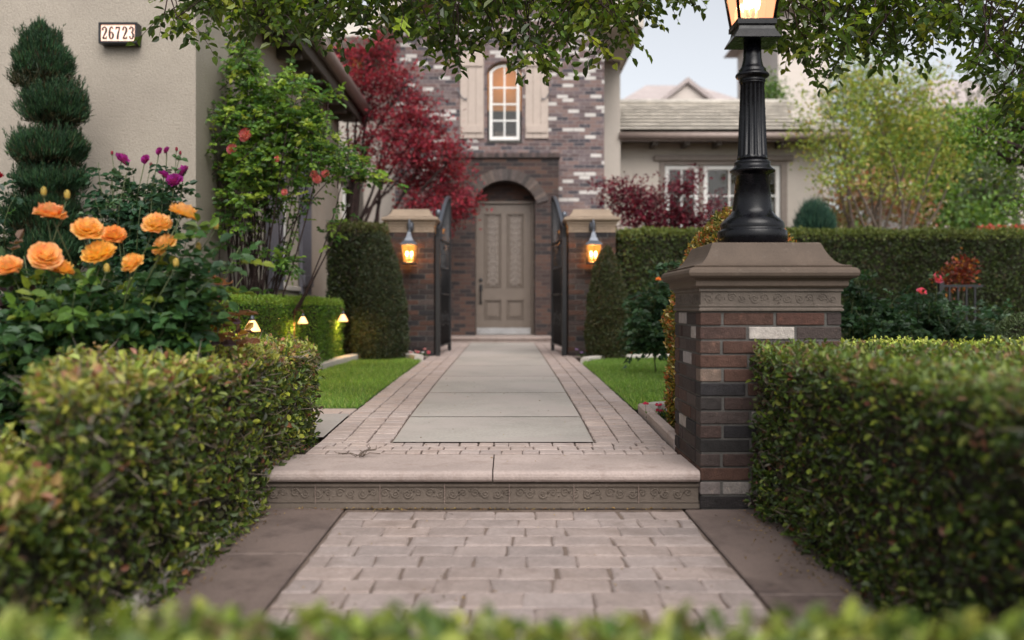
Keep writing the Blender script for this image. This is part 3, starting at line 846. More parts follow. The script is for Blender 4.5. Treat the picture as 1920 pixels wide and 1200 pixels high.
sp = {(0, 1, 1): (0.46, 0.41, 0.37), (3, 0, 1): (0.32, 0.28, 0.26), (3, 3, 1): (0.3, 0.27, 0.26), (0, 12, 0): (0.19, 0.16, 0.15), (0, 12, 1): (0.26, 0.23, 0.21), (0, 4, 0): (0.16, 0.115, 0.09), (0, 6, 0): (0.042, 0.035, 0.033),
      (0, 9, 0): (0.03, 0.027, 0.026), (0, 9, 1): (0.06, 0.036, 0.03), (0, 13, 0): (0.035, 0.03, 0.03), (0, 0, 0): (0.088, 0.047, 0.036), (0, 0, 2): (0.10, 0.048, 0.036), (0, 2, 0): (0.105, 0.062, 0.048)}
brick_rows(mb, PCX, PCY, PHW, 0.0, 0.882, 0.063, 0.224, 0.0125, rng_, sp)
mb.box(PCX-PHW+0.006, PCX+PHW-0.006, PCY-PHW+0.006, PCY+PHW-0.006, -0.02, 0.884, 1)
for i in range(9):   # pale mortar smears left on a few bricks
    s_ = rng_.uniform(-0.3, 0.25)
mb.build("shaft", [M['brickgeo'], M['mortar']], pil)
mb = MB()
mb.sq([(PHW+0.004, 0.884), (PHW+0.008, 0.887), (PHW+0.008, 0.894), (PHW+0.002, 0.899), (PHW+0.002, 0.903), (PHW+0.006, 0.906), (PHW+0.006, 0.911), (PHW-0.002, 0.914), (PHW-0.002, 0.972), (PHW+0.006, 0.974), (PHW+0.006, 0.99)], PCX, PCY)
rr = random.Random(8)
for (O, U, Nn) in ((Vector((PCX-PHW+0.012, PCY-PHW+0.002, 0.943)), Xv, -Yv), (Vector((PCX-PHW+0.002, PCY+PHW-0.012, 0.943)), -Yv, -Xv), (Vector((PCX+PHW-0.002, PCY-PHW+0.012, 0.943)), Yv, Xv)):
    scrolls(mb, O, U, Zv, Nn, 0.606, 0.056, 0.101, rr, t=0.0032)
mb.build("carved_band", M['band'], pil)
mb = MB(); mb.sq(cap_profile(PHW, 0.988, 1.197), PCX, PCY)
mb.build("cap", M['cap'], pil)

# street lamp standing on the pillar
LZ = 1.195
lamp = empty("street_lamp", (PCX, PCY, LZ), "tall black fluted lamp post with a glowing lantern on the nearest pillar", "street lamp")
prof = [(0.158, 1.197), (0.163, 1.200), (0.163, 1.262), (0.160, 1.268), (0.150, 1.272), (0.150, 1.280), (0.151, 1.292), (0.147, 1.306), (0.136, 1.318), (0.131, 1.324), (0.122, 1.330), (0.112, 1.340), (0.101, 1.352), (0.096, 1.362)]
prof += [(0.094, 1.372), (0.075, 1.532), (0.079, 1.535), (0.087, 1.541), (0.099, 1.547), (0.105, 1.553), (0.105, 1.558), (0.100, 1.562), (0.096, 1.566), (0.088, 1.575), (0.084, 1.584), (0.086, 1.590), (0.086, 1.597), (0.078, 1.602), (0.073, 1.606)]
mb = MB(); mb.lathe(prof, PCX, PCY, 64)
mb.build("base", M['black_paint'], lamp)
prof = [(0.072, 1.604), (0.0715, 1.62), (0.070, 1.63), (0.0565, 1.965), (0.058, 1.975), (0.060, 1.98)]
mb = MB(); mb.lathe(prof, PCX, PCY, 96, flute=(2, 3, 16, 0.009))
mb.build("pole", M['black_paint'], lamp)
prof = [(0.058, 1.978), (0.062, 1.984), (0.062, 1.99), (0.058, 1.994), (0.066, 2.0), (0.077, 2.006), (0.080, 2.013), (0.077, 2.020), (0.067, 2.027), (0.064, 2.034), (0.063, 2.042), (0.056, 2.05), (0.050, 2.062), (0.046, 2.08), (0.043, 2.10), (0.041, 2.18)]
mb = MB(); mb.lathe(prof, PCX, PCY, 64)
mb.build("neck", M['black_paint'], lamp)
mb = MB()
mb.sq([(0.042, 2.168), (0.108, 2.168), (0.110, 2.172), (0.086, 2.215), (0.082, 2.235), (0.092, 2.238), (0.092, 2.262), (0.085, 2.266)], PCX, PCY)
ZG0, ZG1, HG0, HG1 = 2.262, 2.60, 0.082, 0.128
for sx in (-1, 1):
    for sy in (-1, 1):
        a = Vector((PCX+sx*HG0, PCY+sy*HG0, ZG0)); b_ = Vector((PCX+sx*HG1, PCY+sy*HG1, ZG1))
        mb.tube([a, b_], 0.0085, 4)
mb.sq([(0.12, 2.60), (0.142, 2.60), (0.142, 2.625), (0.150, 2.63), (0.11, 2.68), (0.07, 2.73), (0.045, 2.77), (0.045, 2.79), (0.02, 2.80)], PCX, PCY)
mb.ball((PCX, PCY, 2.83), 0.028)
lt = mb.build("lantern", M['black_paint'], lamp)
mb = MB(); mb.sq([(HG0-0.004, ZG0+0.004), (HG1-0.004, ZG1-0.001)], PCX, PCY, caps=False)
def mat_lampglass(name, color, st, tr):
    m = bpy.data.materials.new(name); m.use_nodes = True; nt = m.node_tree
    e = N(nt, "ShaderNodeEmission"); e.inputs[0].default_value = (*color, 1); e.inputs[1].default_value = st
    t = N(nt, "ShaderNodeBsdfTransparent"); t.inputs[0].default_value = (1, 0.8, 0.6, 1)
    g_ = N(nt, "ShaderNodeBsdfGlossy"); g_.inputs["Roughness"].default_value = 0.08
    m1 = N(nt, "ShaderNodeMixShader"); m1.inputs[0].default_value = tr
    nt.links.new(e.outputs[0], m1.inputs[1]); nt.links.new(t.outputs[0], m1.inputs[2])
    m2 = N(nt, "ShaderNodeMixShader"); m2.inputs[0].default_value = 0.06
    nt.links.new(m1.outputs[0], m2.inputs[1]); nt.links.new(g_.outputs[0], m2.inputs[2])
    nt.links.new(m2.outputs[0], nt.nodes["Material Output"].inputs[0])
    return m
M['pane_big'] = mat_lampglass('lit_pane_large', (1.0, 0.34, 0.17), 1.25, 0.38)
M['pane_small'] = mat_lampglass('lit_pane_amber', (1.0, 0.36, 0.06), 1.1, 0.5)
mb.build("lantern_glass", M['pane_big'], lt)
mb = MB()
for dx, dy in ((-0.02, 0.0), (0.022, 0.012), (0.0, -0.02)):
    mb.tube([(PCX+dx, PCY+dy, 2.266), (PCX+dx, PCY+dy, 2.34)], 0.009, 8, 1)
    mb.ball((PCX+dx, PCY+dy, 2.375), 0.021, 0, sc=(1, 1, 2.3))
mb.build("bulb", [M['flame'], M['white']], lt)
def point(name, loc, power, color, size, parent):
    d = bpy.data.lights.new(name, 'POINT'); d.energy = power; d.color = color; d.shadow_soft_size = size
    o = bpy.data.objects.new(name, d); COL.objects.link(o); o.parent = parent; o.location = Vector(loc)-world_loc(parent); return o
point("lamp_light", (PCX, PCY-0.0, 2.42), 6.0, (1.0, 0.62, 0.32), 0.03, lamp)

# ------------------------------------------------------------------ the two gate pillars, their lanterns and the iron gates
def gate_pillar(cx, label, seed):
    cy, hw, z0 = 12.22, 0.303, 0.26
    o = empty("gate_pillar", (cx, cy, z0), label, "pillar", "brick pillars either side of the open gate")
    mb = MB(); r_ = random.Random(seed)
    brick_rows(mb, cx, cy, hw, z0, 1.86, 0.068, 0.21, 0.011, r_, whites=0.0, bev=0.003)
    mb.box(cx-hw+0.005, cx+hw-0.005, cy-hw+0.005, cy+hw-0.005, z0-0.05, 1.861, 1)
    mb.build("shaft", [M['brickgeo'], M['mortar']], o)
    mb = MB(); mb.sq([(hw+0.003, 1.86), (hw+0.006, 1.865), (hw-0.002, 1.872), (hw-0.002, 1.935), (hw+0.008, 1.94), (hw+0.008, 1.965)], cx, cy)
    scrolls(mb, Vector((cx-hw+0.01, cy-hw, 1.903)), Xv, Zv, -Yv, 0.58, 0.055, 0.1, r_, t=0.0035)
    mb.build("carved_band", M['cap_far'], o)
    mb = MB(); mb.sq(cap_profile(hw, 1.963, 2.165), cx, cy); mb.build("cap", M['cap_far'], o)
    return o
GL, GR = PX(770.5, 12.0), PX(1109, 12.0)
gate_pillar(GL, "left gate pillar of dark brick with pale stone cap and a lit lantern", 61)
gate_pillar(GR, "right gate pillar of dark brick with pale stone cap, partly behind a clipped cone", 62)

def wall_lantern(x, y, ztop, label, facing=-1, cat="lantern", k=1.0, group="lit lanterns on the gate pillars", side=None):
    """x, y: wall contact point; the lantern hangs in front of the wall at -y (facing -1) or +y"""
    o = empty("wall_lantern", (x, y, ztop-0.6*k), label, cat, group)
    f = facing; cy = y+f*0.17*k; z = ztop
    mb = MB()
    mb.lathe([(0.03*k, z-0.14*k), (0.045*k, z-0.13*k), (0.045*k, z-0.03*k), (0.03*k, z-0.02*k)], x, y+f*0.0, 12)
    pts = [(x, y, z-0.085*k), (x, y+f*0.05*k, z-0.045*k), (x, y+f*0.10*k, z-0.01*k), (x, y+f*0.15*k, z-0.015*k), (x, cy, z-0.06*k), (x, cy, z-0.17*k)]
    mb.tube(smooth_line([tuple(p) for p in pts], 4), 0.012*k, 8)
    mb.ball((x, cy, z-0.155*k), 0.022*k)
    mb.build("bracket", M['grey_iron'], o)
    mb = MB()
    mb.sq([(0.012*k, z-0.155*k), (0.022*k, z-0.18*k), (0.034*k, z-0.23*k), (0.058*k, z-0.275*k), (0.100*k, z-0.315*k), (0.105*k, z-0.322*k), (0.105*k, z-0.332*k), (0.09*k, z-0.334*k)][::-1], x, cy)
    mb.build("roof", M['grey_iron'], o)
    mb = MB(); z1, z0_, h1, h0 = z-0.334*k, z-0.545*k, 0.092*k, 0.066*k
    for sx in (-1, 1):
        for sy in (-1, 1): mb.tube([(x+sx*h0, cy+sy*h0, z0_), (x+sx*h1, cy+sy*h1, z1)], 0.007*k, 4)
    for sx in (-1, 1): mb.tube([(x+sx*0.0, cy-1*h0*1.02, z0_), (x, cy-h1*1.02, z1)], 0.003*k, 4)
    mb.sq([(0.05*k, z0_-0.028*k), (0.086*k, z0_-0.026*k), (0.086*k, z0_-0.006*k), (0.068*k, z0_+0.002*k)], x, cy)
    fr = mb.build("frame", M['black_iron'], o)
    mb = MB(); mb.sq([(h0-0.004, z0_+0.002), (h1-0.004, z1-0.001)], x, cy, caps=False)
    mb.build("glass", M['pane_small'], fr)
    mb = MB()
    for dx, dy in ((-0.03, 0), (0.03, 0.012)):
        mb.tube([(x+dx*k, cy+dy*k, z0_), (x+dx*k, cy+dy*k, z0_+0.07*k)], 0.010*k, 8, 1)
        mb.ball((x+dx*k, cy+dy*k, z0_+0.105*k), 0.015*k, 0, sc=(1, 1, 2.2))
    mb.build("bulb", [M['flame'], M['white']], fr)
    point("lantern_light", (x, cy, z-0.43*k), 10.0, (1.0, 0.45, 0.13), 0.04, o)
    return o
wall_lantern(PX(768, 11.8), 12.22-0.303, PZ(412, 11.85), "lit hanging lantern on the left gate pillar")
wall_lantern(PX(1112, 11.8), 12.22-0.303, PZ(412, 11.85), "lit hanging lantern on the right gate pillar")
wall_lantern(PX(824, 12.75), 12.22+0.303, PZ(392, 12.6), "small lit lantern peeking out from behind the left gate pillar", facing=1, k=0.8)
wall_lantern(PX(1056, 12.75), 12.22+0.303, PZ(396, 12.6), "lit lantern mostly hidden behind the right gate pillar", facing=1, k=0.8)

def gate(sx, label):
    """one leaf swung away from the camera; sx -1 left, 1 right"""
    hx = PX(824, 12.4) if sx < 0 else PX(1056, 12.4); fx = PX(842, 13.15) if sx < 0 else PX(1037, 13.15)
    A = Vector((hx, 12.12, 0)); B = Vector((fx, 13.25, 0)); d = (B-A); L_ = d.length; d.normalize(); zb = zw(12.5)+0.05
    o = empty("gate_leaf", (A.x, A.y, zb), label, "gate", "two leaves of the iron garden gate")
    top = lambda t: 1.93+0.52*(math.sin(t*math.pi/2)**1.4)
    mb = MB()
    n = 14
    pts = [A+d*(L_*i/n)+Zv*top(i/n) for i in range(n+1)]
    w = Vector((d.y, -d.x, 0))
    for i in range(n):     # flat top bar
        a, b_ = pts[i], pts[i+1]
        v = [a-w*0.022, a+w*0.022, b_+w*0.022, b_-w*0.022]; v += [p+Zv*0.03 for p in v]
        mb.add(v, [(0, 1, 2, 3), (7, 6, 5, 4), (0, 4, 5, 1), (1, 5, 6, 2), (2, 6, 7, 3), (3, 7, 4, 0)])
    mb.build("top_rail", M['grey_iron'], o)
    mb = MB()
    for t, r_ in ((0.0, 0.027), (1.0, 0.024)):
        q = A+d*L_*t; mb.box(q.x-r_, q.x+r_, q.y-r_, q.y+r_, zb-0.05, top(t)+0.0)
    for z in (zb+0.06, zb+0.75, 1.80):
        mb.tube([A+Zv*z, B+Zv*z], 0.015, 4)
    mb.build("frame", M['black_iron'], o)
    for i in range(1, 11):
        t = i/11; q = A+d*L_*t; mb = MB()
        mb.tube([q+Zv*(zb+0.06), q+Zv*top(t)], 0.009, 6)
        if i % 2: mb.ball(q+Zv*(zb+1.1), 0.02, sc=(1, 1, 1.8), seg=8, rings=6)
        mb.build("bar", M['black_iron'], o)
    for k in range(4):
        mb = MB(); c = A+d*L_*(0.15+0.23*k)+Zv*(zb+0.42)
        spiral(mb, c, d, Zv, w, 0.11, 1.7, 0.02, 0.008, a0=0, hand=(-1)**k)
        mb.build("scroll", M['black_iron'], o); mb = MB()
        spiral(mb, c+Zv*0.95, d, Zv, w, 0.10, 1.7, 0.02, 0.008, a0=math.pi, hand=-(-1)**k)
        mb.build("scroll", M['black_iron'], o)
    mb = MB(); q = A+d*L_*0.97+w*(-0.035*sx)*-1+Zv*(zb+0.95)
    mb.tube([q-Zv*0.06, q+w*0.04*sx-Zv*0.02, q+w*0.04*sx+Zv*0.06, q+Zv*0.09], 0.008, 6)
    mb.build("handle", M['black_iron'], o)
    mb = MB(); px_ = PX(818.5, 11.98) if sx < 0 else PX(1060.5, 11.98)
    return o
gate(-1, "left leaf of the black iron gate standing open")
gate(1, "right leaf of the black iron gate standing open")
for sx, lab in ((-1, "square black gate post against the left gate pillar"), (1, "square black gate post against the right gate pillar")):
    px_ = PX(821, 11.96) if sx < 0 else PX(1058, 11.96); mb = MB(); mb.bbox(px_-0.032, px_+0.032, 11.93, 12.0, 0.2, 1.80, 0.006)
    for z in (0.5, 1.6): mb.tube([(px_, 12.0, z), (px_-sx*0.01, 12.11, z)], 0.012, 6)
    tag(mb.build("gate_post", M['black_iron']), lab, "gate post", "posts of the iron gate")
# ------------------------------------------------------------------ main house: brick tower, entrance portal, stucco wings
house = empty("house", (0.0, 17.0, 0.3), "large house with a brick tower, arched entrance and low tiled right wing", "house")
TD = 17.0
def arch_pts(x0, x1, zs, rise, n=14):
    """points of a pointed-segmental arch from x0 to x1"""
    c = (x0+x1)/2; h = (x1-x0)/2; R = (h*h+rise*rise)/(2*rise); a = math.asin(min(1, h/R)); out = []
    if rise > h: R, a = h, math.pi/2
    for i in range(n+1):
        t = -a+2*a*i/n; out.append((c+R*math.sin(t), zs+R*math.cos(t)-(R-rise)))
    return out
WX0, WX1, WZ0, WZS, WRI = PX(914, TD), PX(978, TD), PZ(263, TD), PZ(130, TD), 0.16
TX0, TX1, TZE = -2.05, PX(1133, TD), 5.85
ap = arch_pts(WX0, WX1, WZS, WRI); cx_ = (WX0+WX1)/2; mid = len(ap)//2
apexz = 5.9+2.15*0.78
gl = [(TX0, 0.2), (cx_, 0.2), (cx_, WZ0), (WX0, WZ0)]+ap[:mid+1]+[(cx_, apexz-0.15), (TX0, TZE)]
gr = [(cx_, 0.2), (TX1, 0.2), (TX1, TZE), (cx_, apexz-0.15)]+ap[mid:]+[(WX1, WZ0), (cx_, WZ0)]
mb = MB()
mb.prism(gl, 'y', TD, TD+0.32); mb.prism(gr, 'y', TD, TD+0.32)
mb.box(TX0, TX1, 21.002, 21.3, 0.2, TZE); mb.box(TX0, TX0+0.3, TD+0.32, 21, 0.2, TZE); mb.box(TX1-0.3, TX1, TD+0.32, 21, 0.2, TZE)
mb.build("tower_wall", M['brickwall'], house)
# roof of the tower: two slopes with deep eaves, pale bargeboards
mb = MB(); rx0, rx1, rz = -2.42, 2.42, 6.02; rc = 0.0; ra = rz+2.42*0.76
for s_, xe in ((-1, rx0), (1, rx1)):
    prf = [(xe, rz-0.0), (rc, ra), (rc, ra+0.14), (xe, rz+0.12)]
    mb.prism(prf, 'y', 16.55, 21.5)
mb.build("roof", M['tile'], house)
mb = MB()
for s_, xe in ((-1, rx0), (1, rx1)):
    prf = [(xe, rz-0.16), (rc, ra-0.16), (rc, ra+0.02), (xe, rz+0.02)]
    mb.prism(prf, 'y', 16.50, 16.545)
    mb.box(xe-0.02 if s_ < 0 else xe+0.002, xe-0.002 if s_ < 0 else xe+0.02, 16.5, 21.5, rz-0.14, rz+0.04)
mb.build("bargeboard", M['stucco_pale'], house)
for s_, xe in ((-1, rx0), (1, rx1)):
    mb = MB(); a_, b2 = (xe, TX0-0.001) if s_ < 0 else (TX1+0.001, xe)
    mb.box(a_, b2, 16.56, 21.4, rz-0.10, rz-0.06); mb.build("soffit", M['stucco_pale'], house)
# portal
PD = 16.3; OX0, OX1, OZS, ORI = PX(891, PD), PX(1003, PD), PZ(372, PD), 0.315
PXA, PXB, PZT = -1.02, PX(1048, PD), PZ(296, PD)
ap = arch_pts(OX0, OX1, OZS, ORI)
poly = [(PXA, 0.2), (OX0, 0.2)]+ap+[(OX1, 0.2), (PXB, 0.2), (PXB, PZT), (PXA, PZT)]
c2 = (OX0+OX1)/2; mid = len(ap)//2
pl = [(PXA, 0.2), (OX0, 0.2)]+ap[:mid+1]+[(c2, PZT), (PXA, PZT)]
pr_ = [(c2, PZT)]+ap[mid:]+[(OX1, 0.2), (PXB, 0.2), (PXB, PZT)]
mb = MB(); mb.prism(pl, 'y', PD, PD+0.36); mb.prism(pr_, 'y', PD, PD+0.36)
mb.box(PXA, PXA+0.3, PD+0.36, TD-0.002, 0.2, PZT); mb.box(PXB-0.3, PXB, PD+0.36, TD-0.002, 0.2, PZT)
# lintel wall above the door, behind the arch
mb.box(OX0-0.1, OX1+0.1, PD+0.363, PD+0.45, 2.80, PZT-0.01)
mb.build("portal_wall", M['brickdark'], house)
mb = MB(); r_ = random.Random(4)
# rowlock course on top and voussoir ring
x = PXA-0.03
while x < PXB:
    e = min(PXB+0.03, x+0.071); t = r_.uniform(.8, 1.2); mb.bbox(x, e-0.010, PD-0.05, TD-0.003, PZT+0.002, PZT+0.085, 0.004, 0, tuple(v*t for v in r_.choice([(0.10, 0.075, 0.07), (0.14, 0.10, 0.095), (0.075, 0.06, 0.06)]))); x = e
mb.box(PXA-0.02, PXB+0.02, PD-0.035, TD-0.004, PZT-0.006, PZT+0.075, 1)
hw_ = (OX1-OX0)/2; R = (hw_**2+ORI**2)/(2*ORI); aa = math.asin(hw_/R); zc = OZS+ORI-R; nb = 23; a0 = -aa-0.18; a1 = aa+0.18
for i in range(nb):
    f0 = a0+(a1-a0)*(i+0.09)/nb; f1 = a0+(a1-a0)*(i+0.91)/nb; q = []
    for (a, rr_) in ((f0, R+0.002), (f1, R+0.002), (f1, R+0.205), (f0, R+0.205)): q.append((c2+rr_*math.sin(a), zc+rr_*math.cos(a)))
    t = r_.uniform(.8, 1.2)
    mb.prism(q, 'y', PD-0.03, PD+0.01, 0, tuple(v*t for v in r_.choice([(0.12, 0.095, 0.088), (0.155, 0.12, 0.105), (0.09, 0.075, 0.072)])))
ring = [(c2+(R+0.008)*math.sin(a0+(a1-a0)*i/20), zc+(R+0.008)*math.cos(a0+(a1-a0)*i/20)) for i in range(21)]+[(c2+(R+0.198)*math.sin(a1-(a1-a0)*i/20), zc+(R+0.198)*math.cos(a1-(a1-a0)*i/20)) for i in range(21)]
for i in range(20): mb.prism([ring[i], ring[i+1], ring[40-i], ring[41-i]], 'y', PD-0.022, PD-0.001, 1)
mb.build("arch", [M['brickgeo'], M['mortar']], house)
# door
DY = 16.66; DX0, DX1, DZ0, DZ1 = PX(888, DY), PX(1001, DY), 0.40, PZ(378, DY)
door = empty("door", (0, DY, DZ0), None, None); door.parent = house; door.location = Vector((0, DY, DZ0))-world_loc(house)
door["label"] = "taupe panelled front door with carved scroll relief"
mb = MB(); fw = 0.045
for (a, b_, c_, d_) in ((DX0, DX0+fw, DZ0, DZ1), (DX1-fw, DX1, DZ0, DZ1), (DX0+fw, DX1-fw, DZ1-fw, DZ1)): mb.bbox(a, b_, DY-0.07, DY+0.03, c_, d_, 0.006)
mb.build("frame", M['door'], door)
ix0, ix1 = DX0+fw+0.003, DX1-fw-0.003; w_ = ix1-ix0; H_ = DZ1-fw-DZ0-0.01
def R_(u0, u1, v0, v1): return (ix0+w_*u0, ix0+w_*u1, DZ0+H_*v0, DZ0+H_*v1)
mb = MB(); mb.box(ix0, ix1, DY-0.005, DY+0.03, DZ0, DZ0+H_)
ub = [(0.14, 0.46, 0.36, 0.93), (0.55, 0.87, 0.36, 0.93), (0.14, 0.46, 0.115, 0.27), (0.55, 0.87, 0.115, 0.27)]
# stiles and rails stand proud of the recessed panels
us = [0, 0.14, 0.46, 0.55, 0.87, 1.0]; vs = [0, 0.115, 0.27, 0.36, 0.93, 1.0]
for i in (0, 2, 4):
    a, b_, c_, d_ = R_(us[i], us[i+1], 0, 1); mb.box(a, b_, DY-0.03, DY-0.006, c_, d_)
for j in (0, 2, 4):
    for i in (1, 3):
        a, b_, c_, d_ = R_(us[i], us[i+1], vs[j], vs[j+1]); mb.box(a+0.0005, b_-0.0005, DY-0.0295, DY-0.006, c_, d_)
mb.build("door_leaf", M['door'], door)
for k, (u0, u1, v0, v1) in enumerate(ub):
    a, b_, c_, d_ = R_(u0, u1, v0, v1); mb = MB(); g_ = 0.03
    for ins, y_ in ((0.0, DY-0.036), (0.022, DY-0.024)):
        for q in ((a+ins, a+ins+0.014, c_+ins, d_-ins), (b_-ins-0.014, b_-ins, c_+ins, d_-ins), (a+ins+0.0145, b_-ins-0.0145, c_+ins, c_+ins+0.014), (a+ins+0.0145, b_-ins-0.0145, d_-ins-0.014, d_-ins)):
            mb.bbox(q[0], q[1], y_, DY-0.004, q[2], q[3], 0.004)
    mb.bbox(a+0.055, b_-0.055, DY-0.022, DY-0.004, c_+0.055, d_-0.055, 0.01)
    pn = mb.build("panel", M['door'], door)
    if k < 2:
        mb = MB(); c = (a+b_)/2; hh = d_-c_; ww = (b_-a)/2-0.055; yy = DY-0.024; rr = random.Random(5)
        O = Vector((c, yy, c_+hh/2))
        for i in range(20):   # ring in the middle
            t = 2*math.pi*i/20; t2 = 2*math.pi*(i+1)/20
            mb.tube([O+Vector((0.062*math.cos(t), 0, 0.062*math.sin(t))), O+Vector((0.062*math.cos(t2), 0, 0.062*math.sin(t2)))], 0.010, 5)
        mb.ball(O, 0.022, sc=(1, 0.5, 1))
        for s_ in (1, -1):
            mb.tube([O+Zv*s_*(0.07+i*hh*0.036)+Xv*0.012*math.sin(i*1.6) for i in range(11)], 0.006, 5)
            for i in range(5):
                z_ = s_*(0.125+i*hh*0.080)
                for h_ in (-1, 1):
                    spiral(mb, O+Zv*z_+Xv*h_*ww*0.50, Xv, Zv, -Yv, ww*0.42, 1.3, 0.008, 0.0075, a0=(math.pi if h_ > 0 else 0), hand=h_*s_)
                    leaf_lump(mb, O+Zv*(z_+s_*0.045), (Xv*h_*0.8+Zv*s_*0.6).normalized(), (Zv*0.8-Xv*h_*s_*0.6).normalized(), 0.07, 0.026, 0.014)
                    mb.ball(O+Zv*(z_+s_*0.03)+Xv*h_*ww*0.2, 0.010, sc=(1, 0.6, 1), seg=8, rings=5)
        mb.build("carving", M['door_orn'], pn)
a, b_, c_, d_ = R_(0.0, 1.0, 0.0, 0.05); mb = MB(); mb.bbox(a+0.01, b_-0.01, DY-0.042, DY-0.031, DZ0+0.01, DZ0+0.125, 0.003); mb.build("kick_plate", M['kick'], door)
mb = MB(); xh = ix0+0.085*w_; zh = DZ0+H_*0.36
mb.ball((xh, DY-0.045, zh+0.14), 0.033, sc=(1, 0.5, 1)); mb.bbox(xh-0.03, xh+0.03, DY-0.045, DY-0.031, zh-0.06, zh+0.06, 0.01)
mb.tube(smooth_line([(xh, DY-0.04, zh+0.02), (xh, DY-0.085, zh-0.02), (xh, DY-0.09, zh-0.15), (xh, DY-0.05, zh-0.26), (xh, DY-0.034, zh-0.28)], 4), 0.014, 8)
mb.ball((xh, DY-0.045, zh-0.27), 0.026, sc=(1, 0.5, 1)); mb.build("handle", M['black_iron'], door)
# landing with a bowed front
mb = MB()
def bow(x0, x1, y0, by, n=16): return [(x0+(x1-x0)*i/n, y0-by*(1-((2*i/n)-1)**2)) for i in range(n+1)]
f = bow(PX(838, 15.8), PX(1040, 15.8), 15.92, 0.14)
mb.prism(f+[(f[-1][0], 16.64), (f[0][0], 16.64)], 'z', 0.20, 0.375)
f = bow(f[0][0]-0.02, f[-1][0]+0.02, 15.895, 0.145)
mb.prism(f+[(f[-1][0], 16.29), (f[0][0], 16.29)], 'z', 0.352, 0.396)
mb.build("landing", M['concrete_pink'], house)
mb = MB(); mb.bbox(DX0, DX1, 16.30, DY-0.072, 0.377, 0.405, 0.004); mb.build("threshold", M['trim'], house)
# tower window
def window(parent, x0, x1, z0, z1, yw, cols, rows, frame=0.05, bar=0.018, arch=0.0, mat='white', room='dark', name="window", warm_top=0.0, depth=0.05, label=None):
    w = empty(name, ((x0+x1)/2, yw, z0), None, None)
    w.parent = parent; w.location = Vector(((x0+x1)/2, yw, z0))-world_loc(parent)
    if label: w["label"] = label
    mb = MB()
    if arch > 0:
        o_ = arch_pts(x0, x1, z1, arch, 12); i_ = arch_pts(x0+frame, x1-frame, z1, arch-frame*0.6, 12)
        for k in range(12): mb.prism([o_[k], o_[k+1], i_[k+1], i_[k]], 'y', yw-depth, yw)
    else: mb.box(x0+frame, x1-frame, yw-depth, yw, z1-frame, z1)
    mb.box(x0, x0+frame, yw-depth, yw, z0, z1); mb.box(x1-frame, x1, yw-depth, yw, z0, z1); mb.box(x0+frame, x1-frame, yw-depth, yw, z0, z0+frame*1.1)
    mb.build("frame", M[mat], w)
    mb = MB(); zt = z1+(arch-frame*0.6 if arch else -frame)
    for k in range(1, cols):
        x = x0+frame+(x1-x0-2*frame)*k/cols; mb = MB(); mb.box(x-bar/2, x+bar/2, yw-depth*0.8, yw-0.012, z0+frame*1.1, zt-0.002); mb.build("muntin", M[mat], w)
    for k in range(1, rows):
        z = z0+frame+(z1-z0-2*frame+(arch*0.55 if arch else 0))*k/rows; mb = MB(); mb.box(x0+frame, x1-frame, yw-depth*0.75, yw-0.0125, z-bar/2, z+bar/2); mb.build("muntin", M[mat], w)
    mb = MB(); top = z1+arch*0.5 if arch else z1
    if arch:
        i_ = arch_pts(x0+frame*0.9, x1-frame*0.9, z1, arch-frame*0.5, 12); mb.prism([(x0+frame*0.9, z0+0.01), (x1-frame*0.9, z0+0.01)]+i_[::-1], 'y', yw-0.011, yw-0.007)
    else: mb.box(x0+frame*0.9, x1-frame*0.9, yw-0.011, yw-0.007, z0+0.01, z1-0.01)
    mb.build("pane", M['clear'], w)
    return w
twn = window(house, WX0+0.035, WX1-0.035, WZ0+0.02, WZS-0.03, TD+0.13, 2, 4, 0.055, 0.028, arch=0.13)
mb = MB()
mb.box(WX0-0.6, WX1+0.6, TD+1.5, TD+1.55, WZ0-0.6, WZ0+0.85, 0); mb.box(WX0-0.6, WX1+0.6, TD+1.5, TD+1.55, WZ0+0.86, WZS+0.345, 1); mb.box(WX0-0.6, WX1+0.6, TD+0.34, TD+2.2, WZS+0.35, WZS+0.4, 1)
mb.box(WX0-0.65, WX0-0.6, TD+0.34, TD+2.2, WZ0-0.6, WZS+0.4, 0); mb.box(WX1+0.6, WX1+0.65, TD+0.34, TD+2.2, WZ0-0.6, WZS+0.4, 0)
mb.box(WX0+0.12, WX0+0.3, TD+1.0, TD+1.2, WZ0-0.6, WZ0+0.35, 2); mb.box(WX1-0.3, WX1-0.1, TD+0.9, TD+1.1, WZ0-0.6, WZ0+0.28, 2)
mb.box(WX0-0.6, WX1+0.6, TD+0.34, TD+2.2, WZ0-0.65, WZ0-0.6, 0)
mb.build("lit_room", [M['room_dark'], M['glowing_room'], M['trim']], twn)
point("room_light", (cx_, TD+1.2, WZS+0.1), 3.5, (1.0, 0.55, 0.2), 0.2, twn)
mb = MB(); mb.box(WX0-0.01, WX1+0.01, TD-0.02, TD+0.07, WZ0-0.05, WZ0-0.003); mb.build("window_sill", M['mortar'], house)
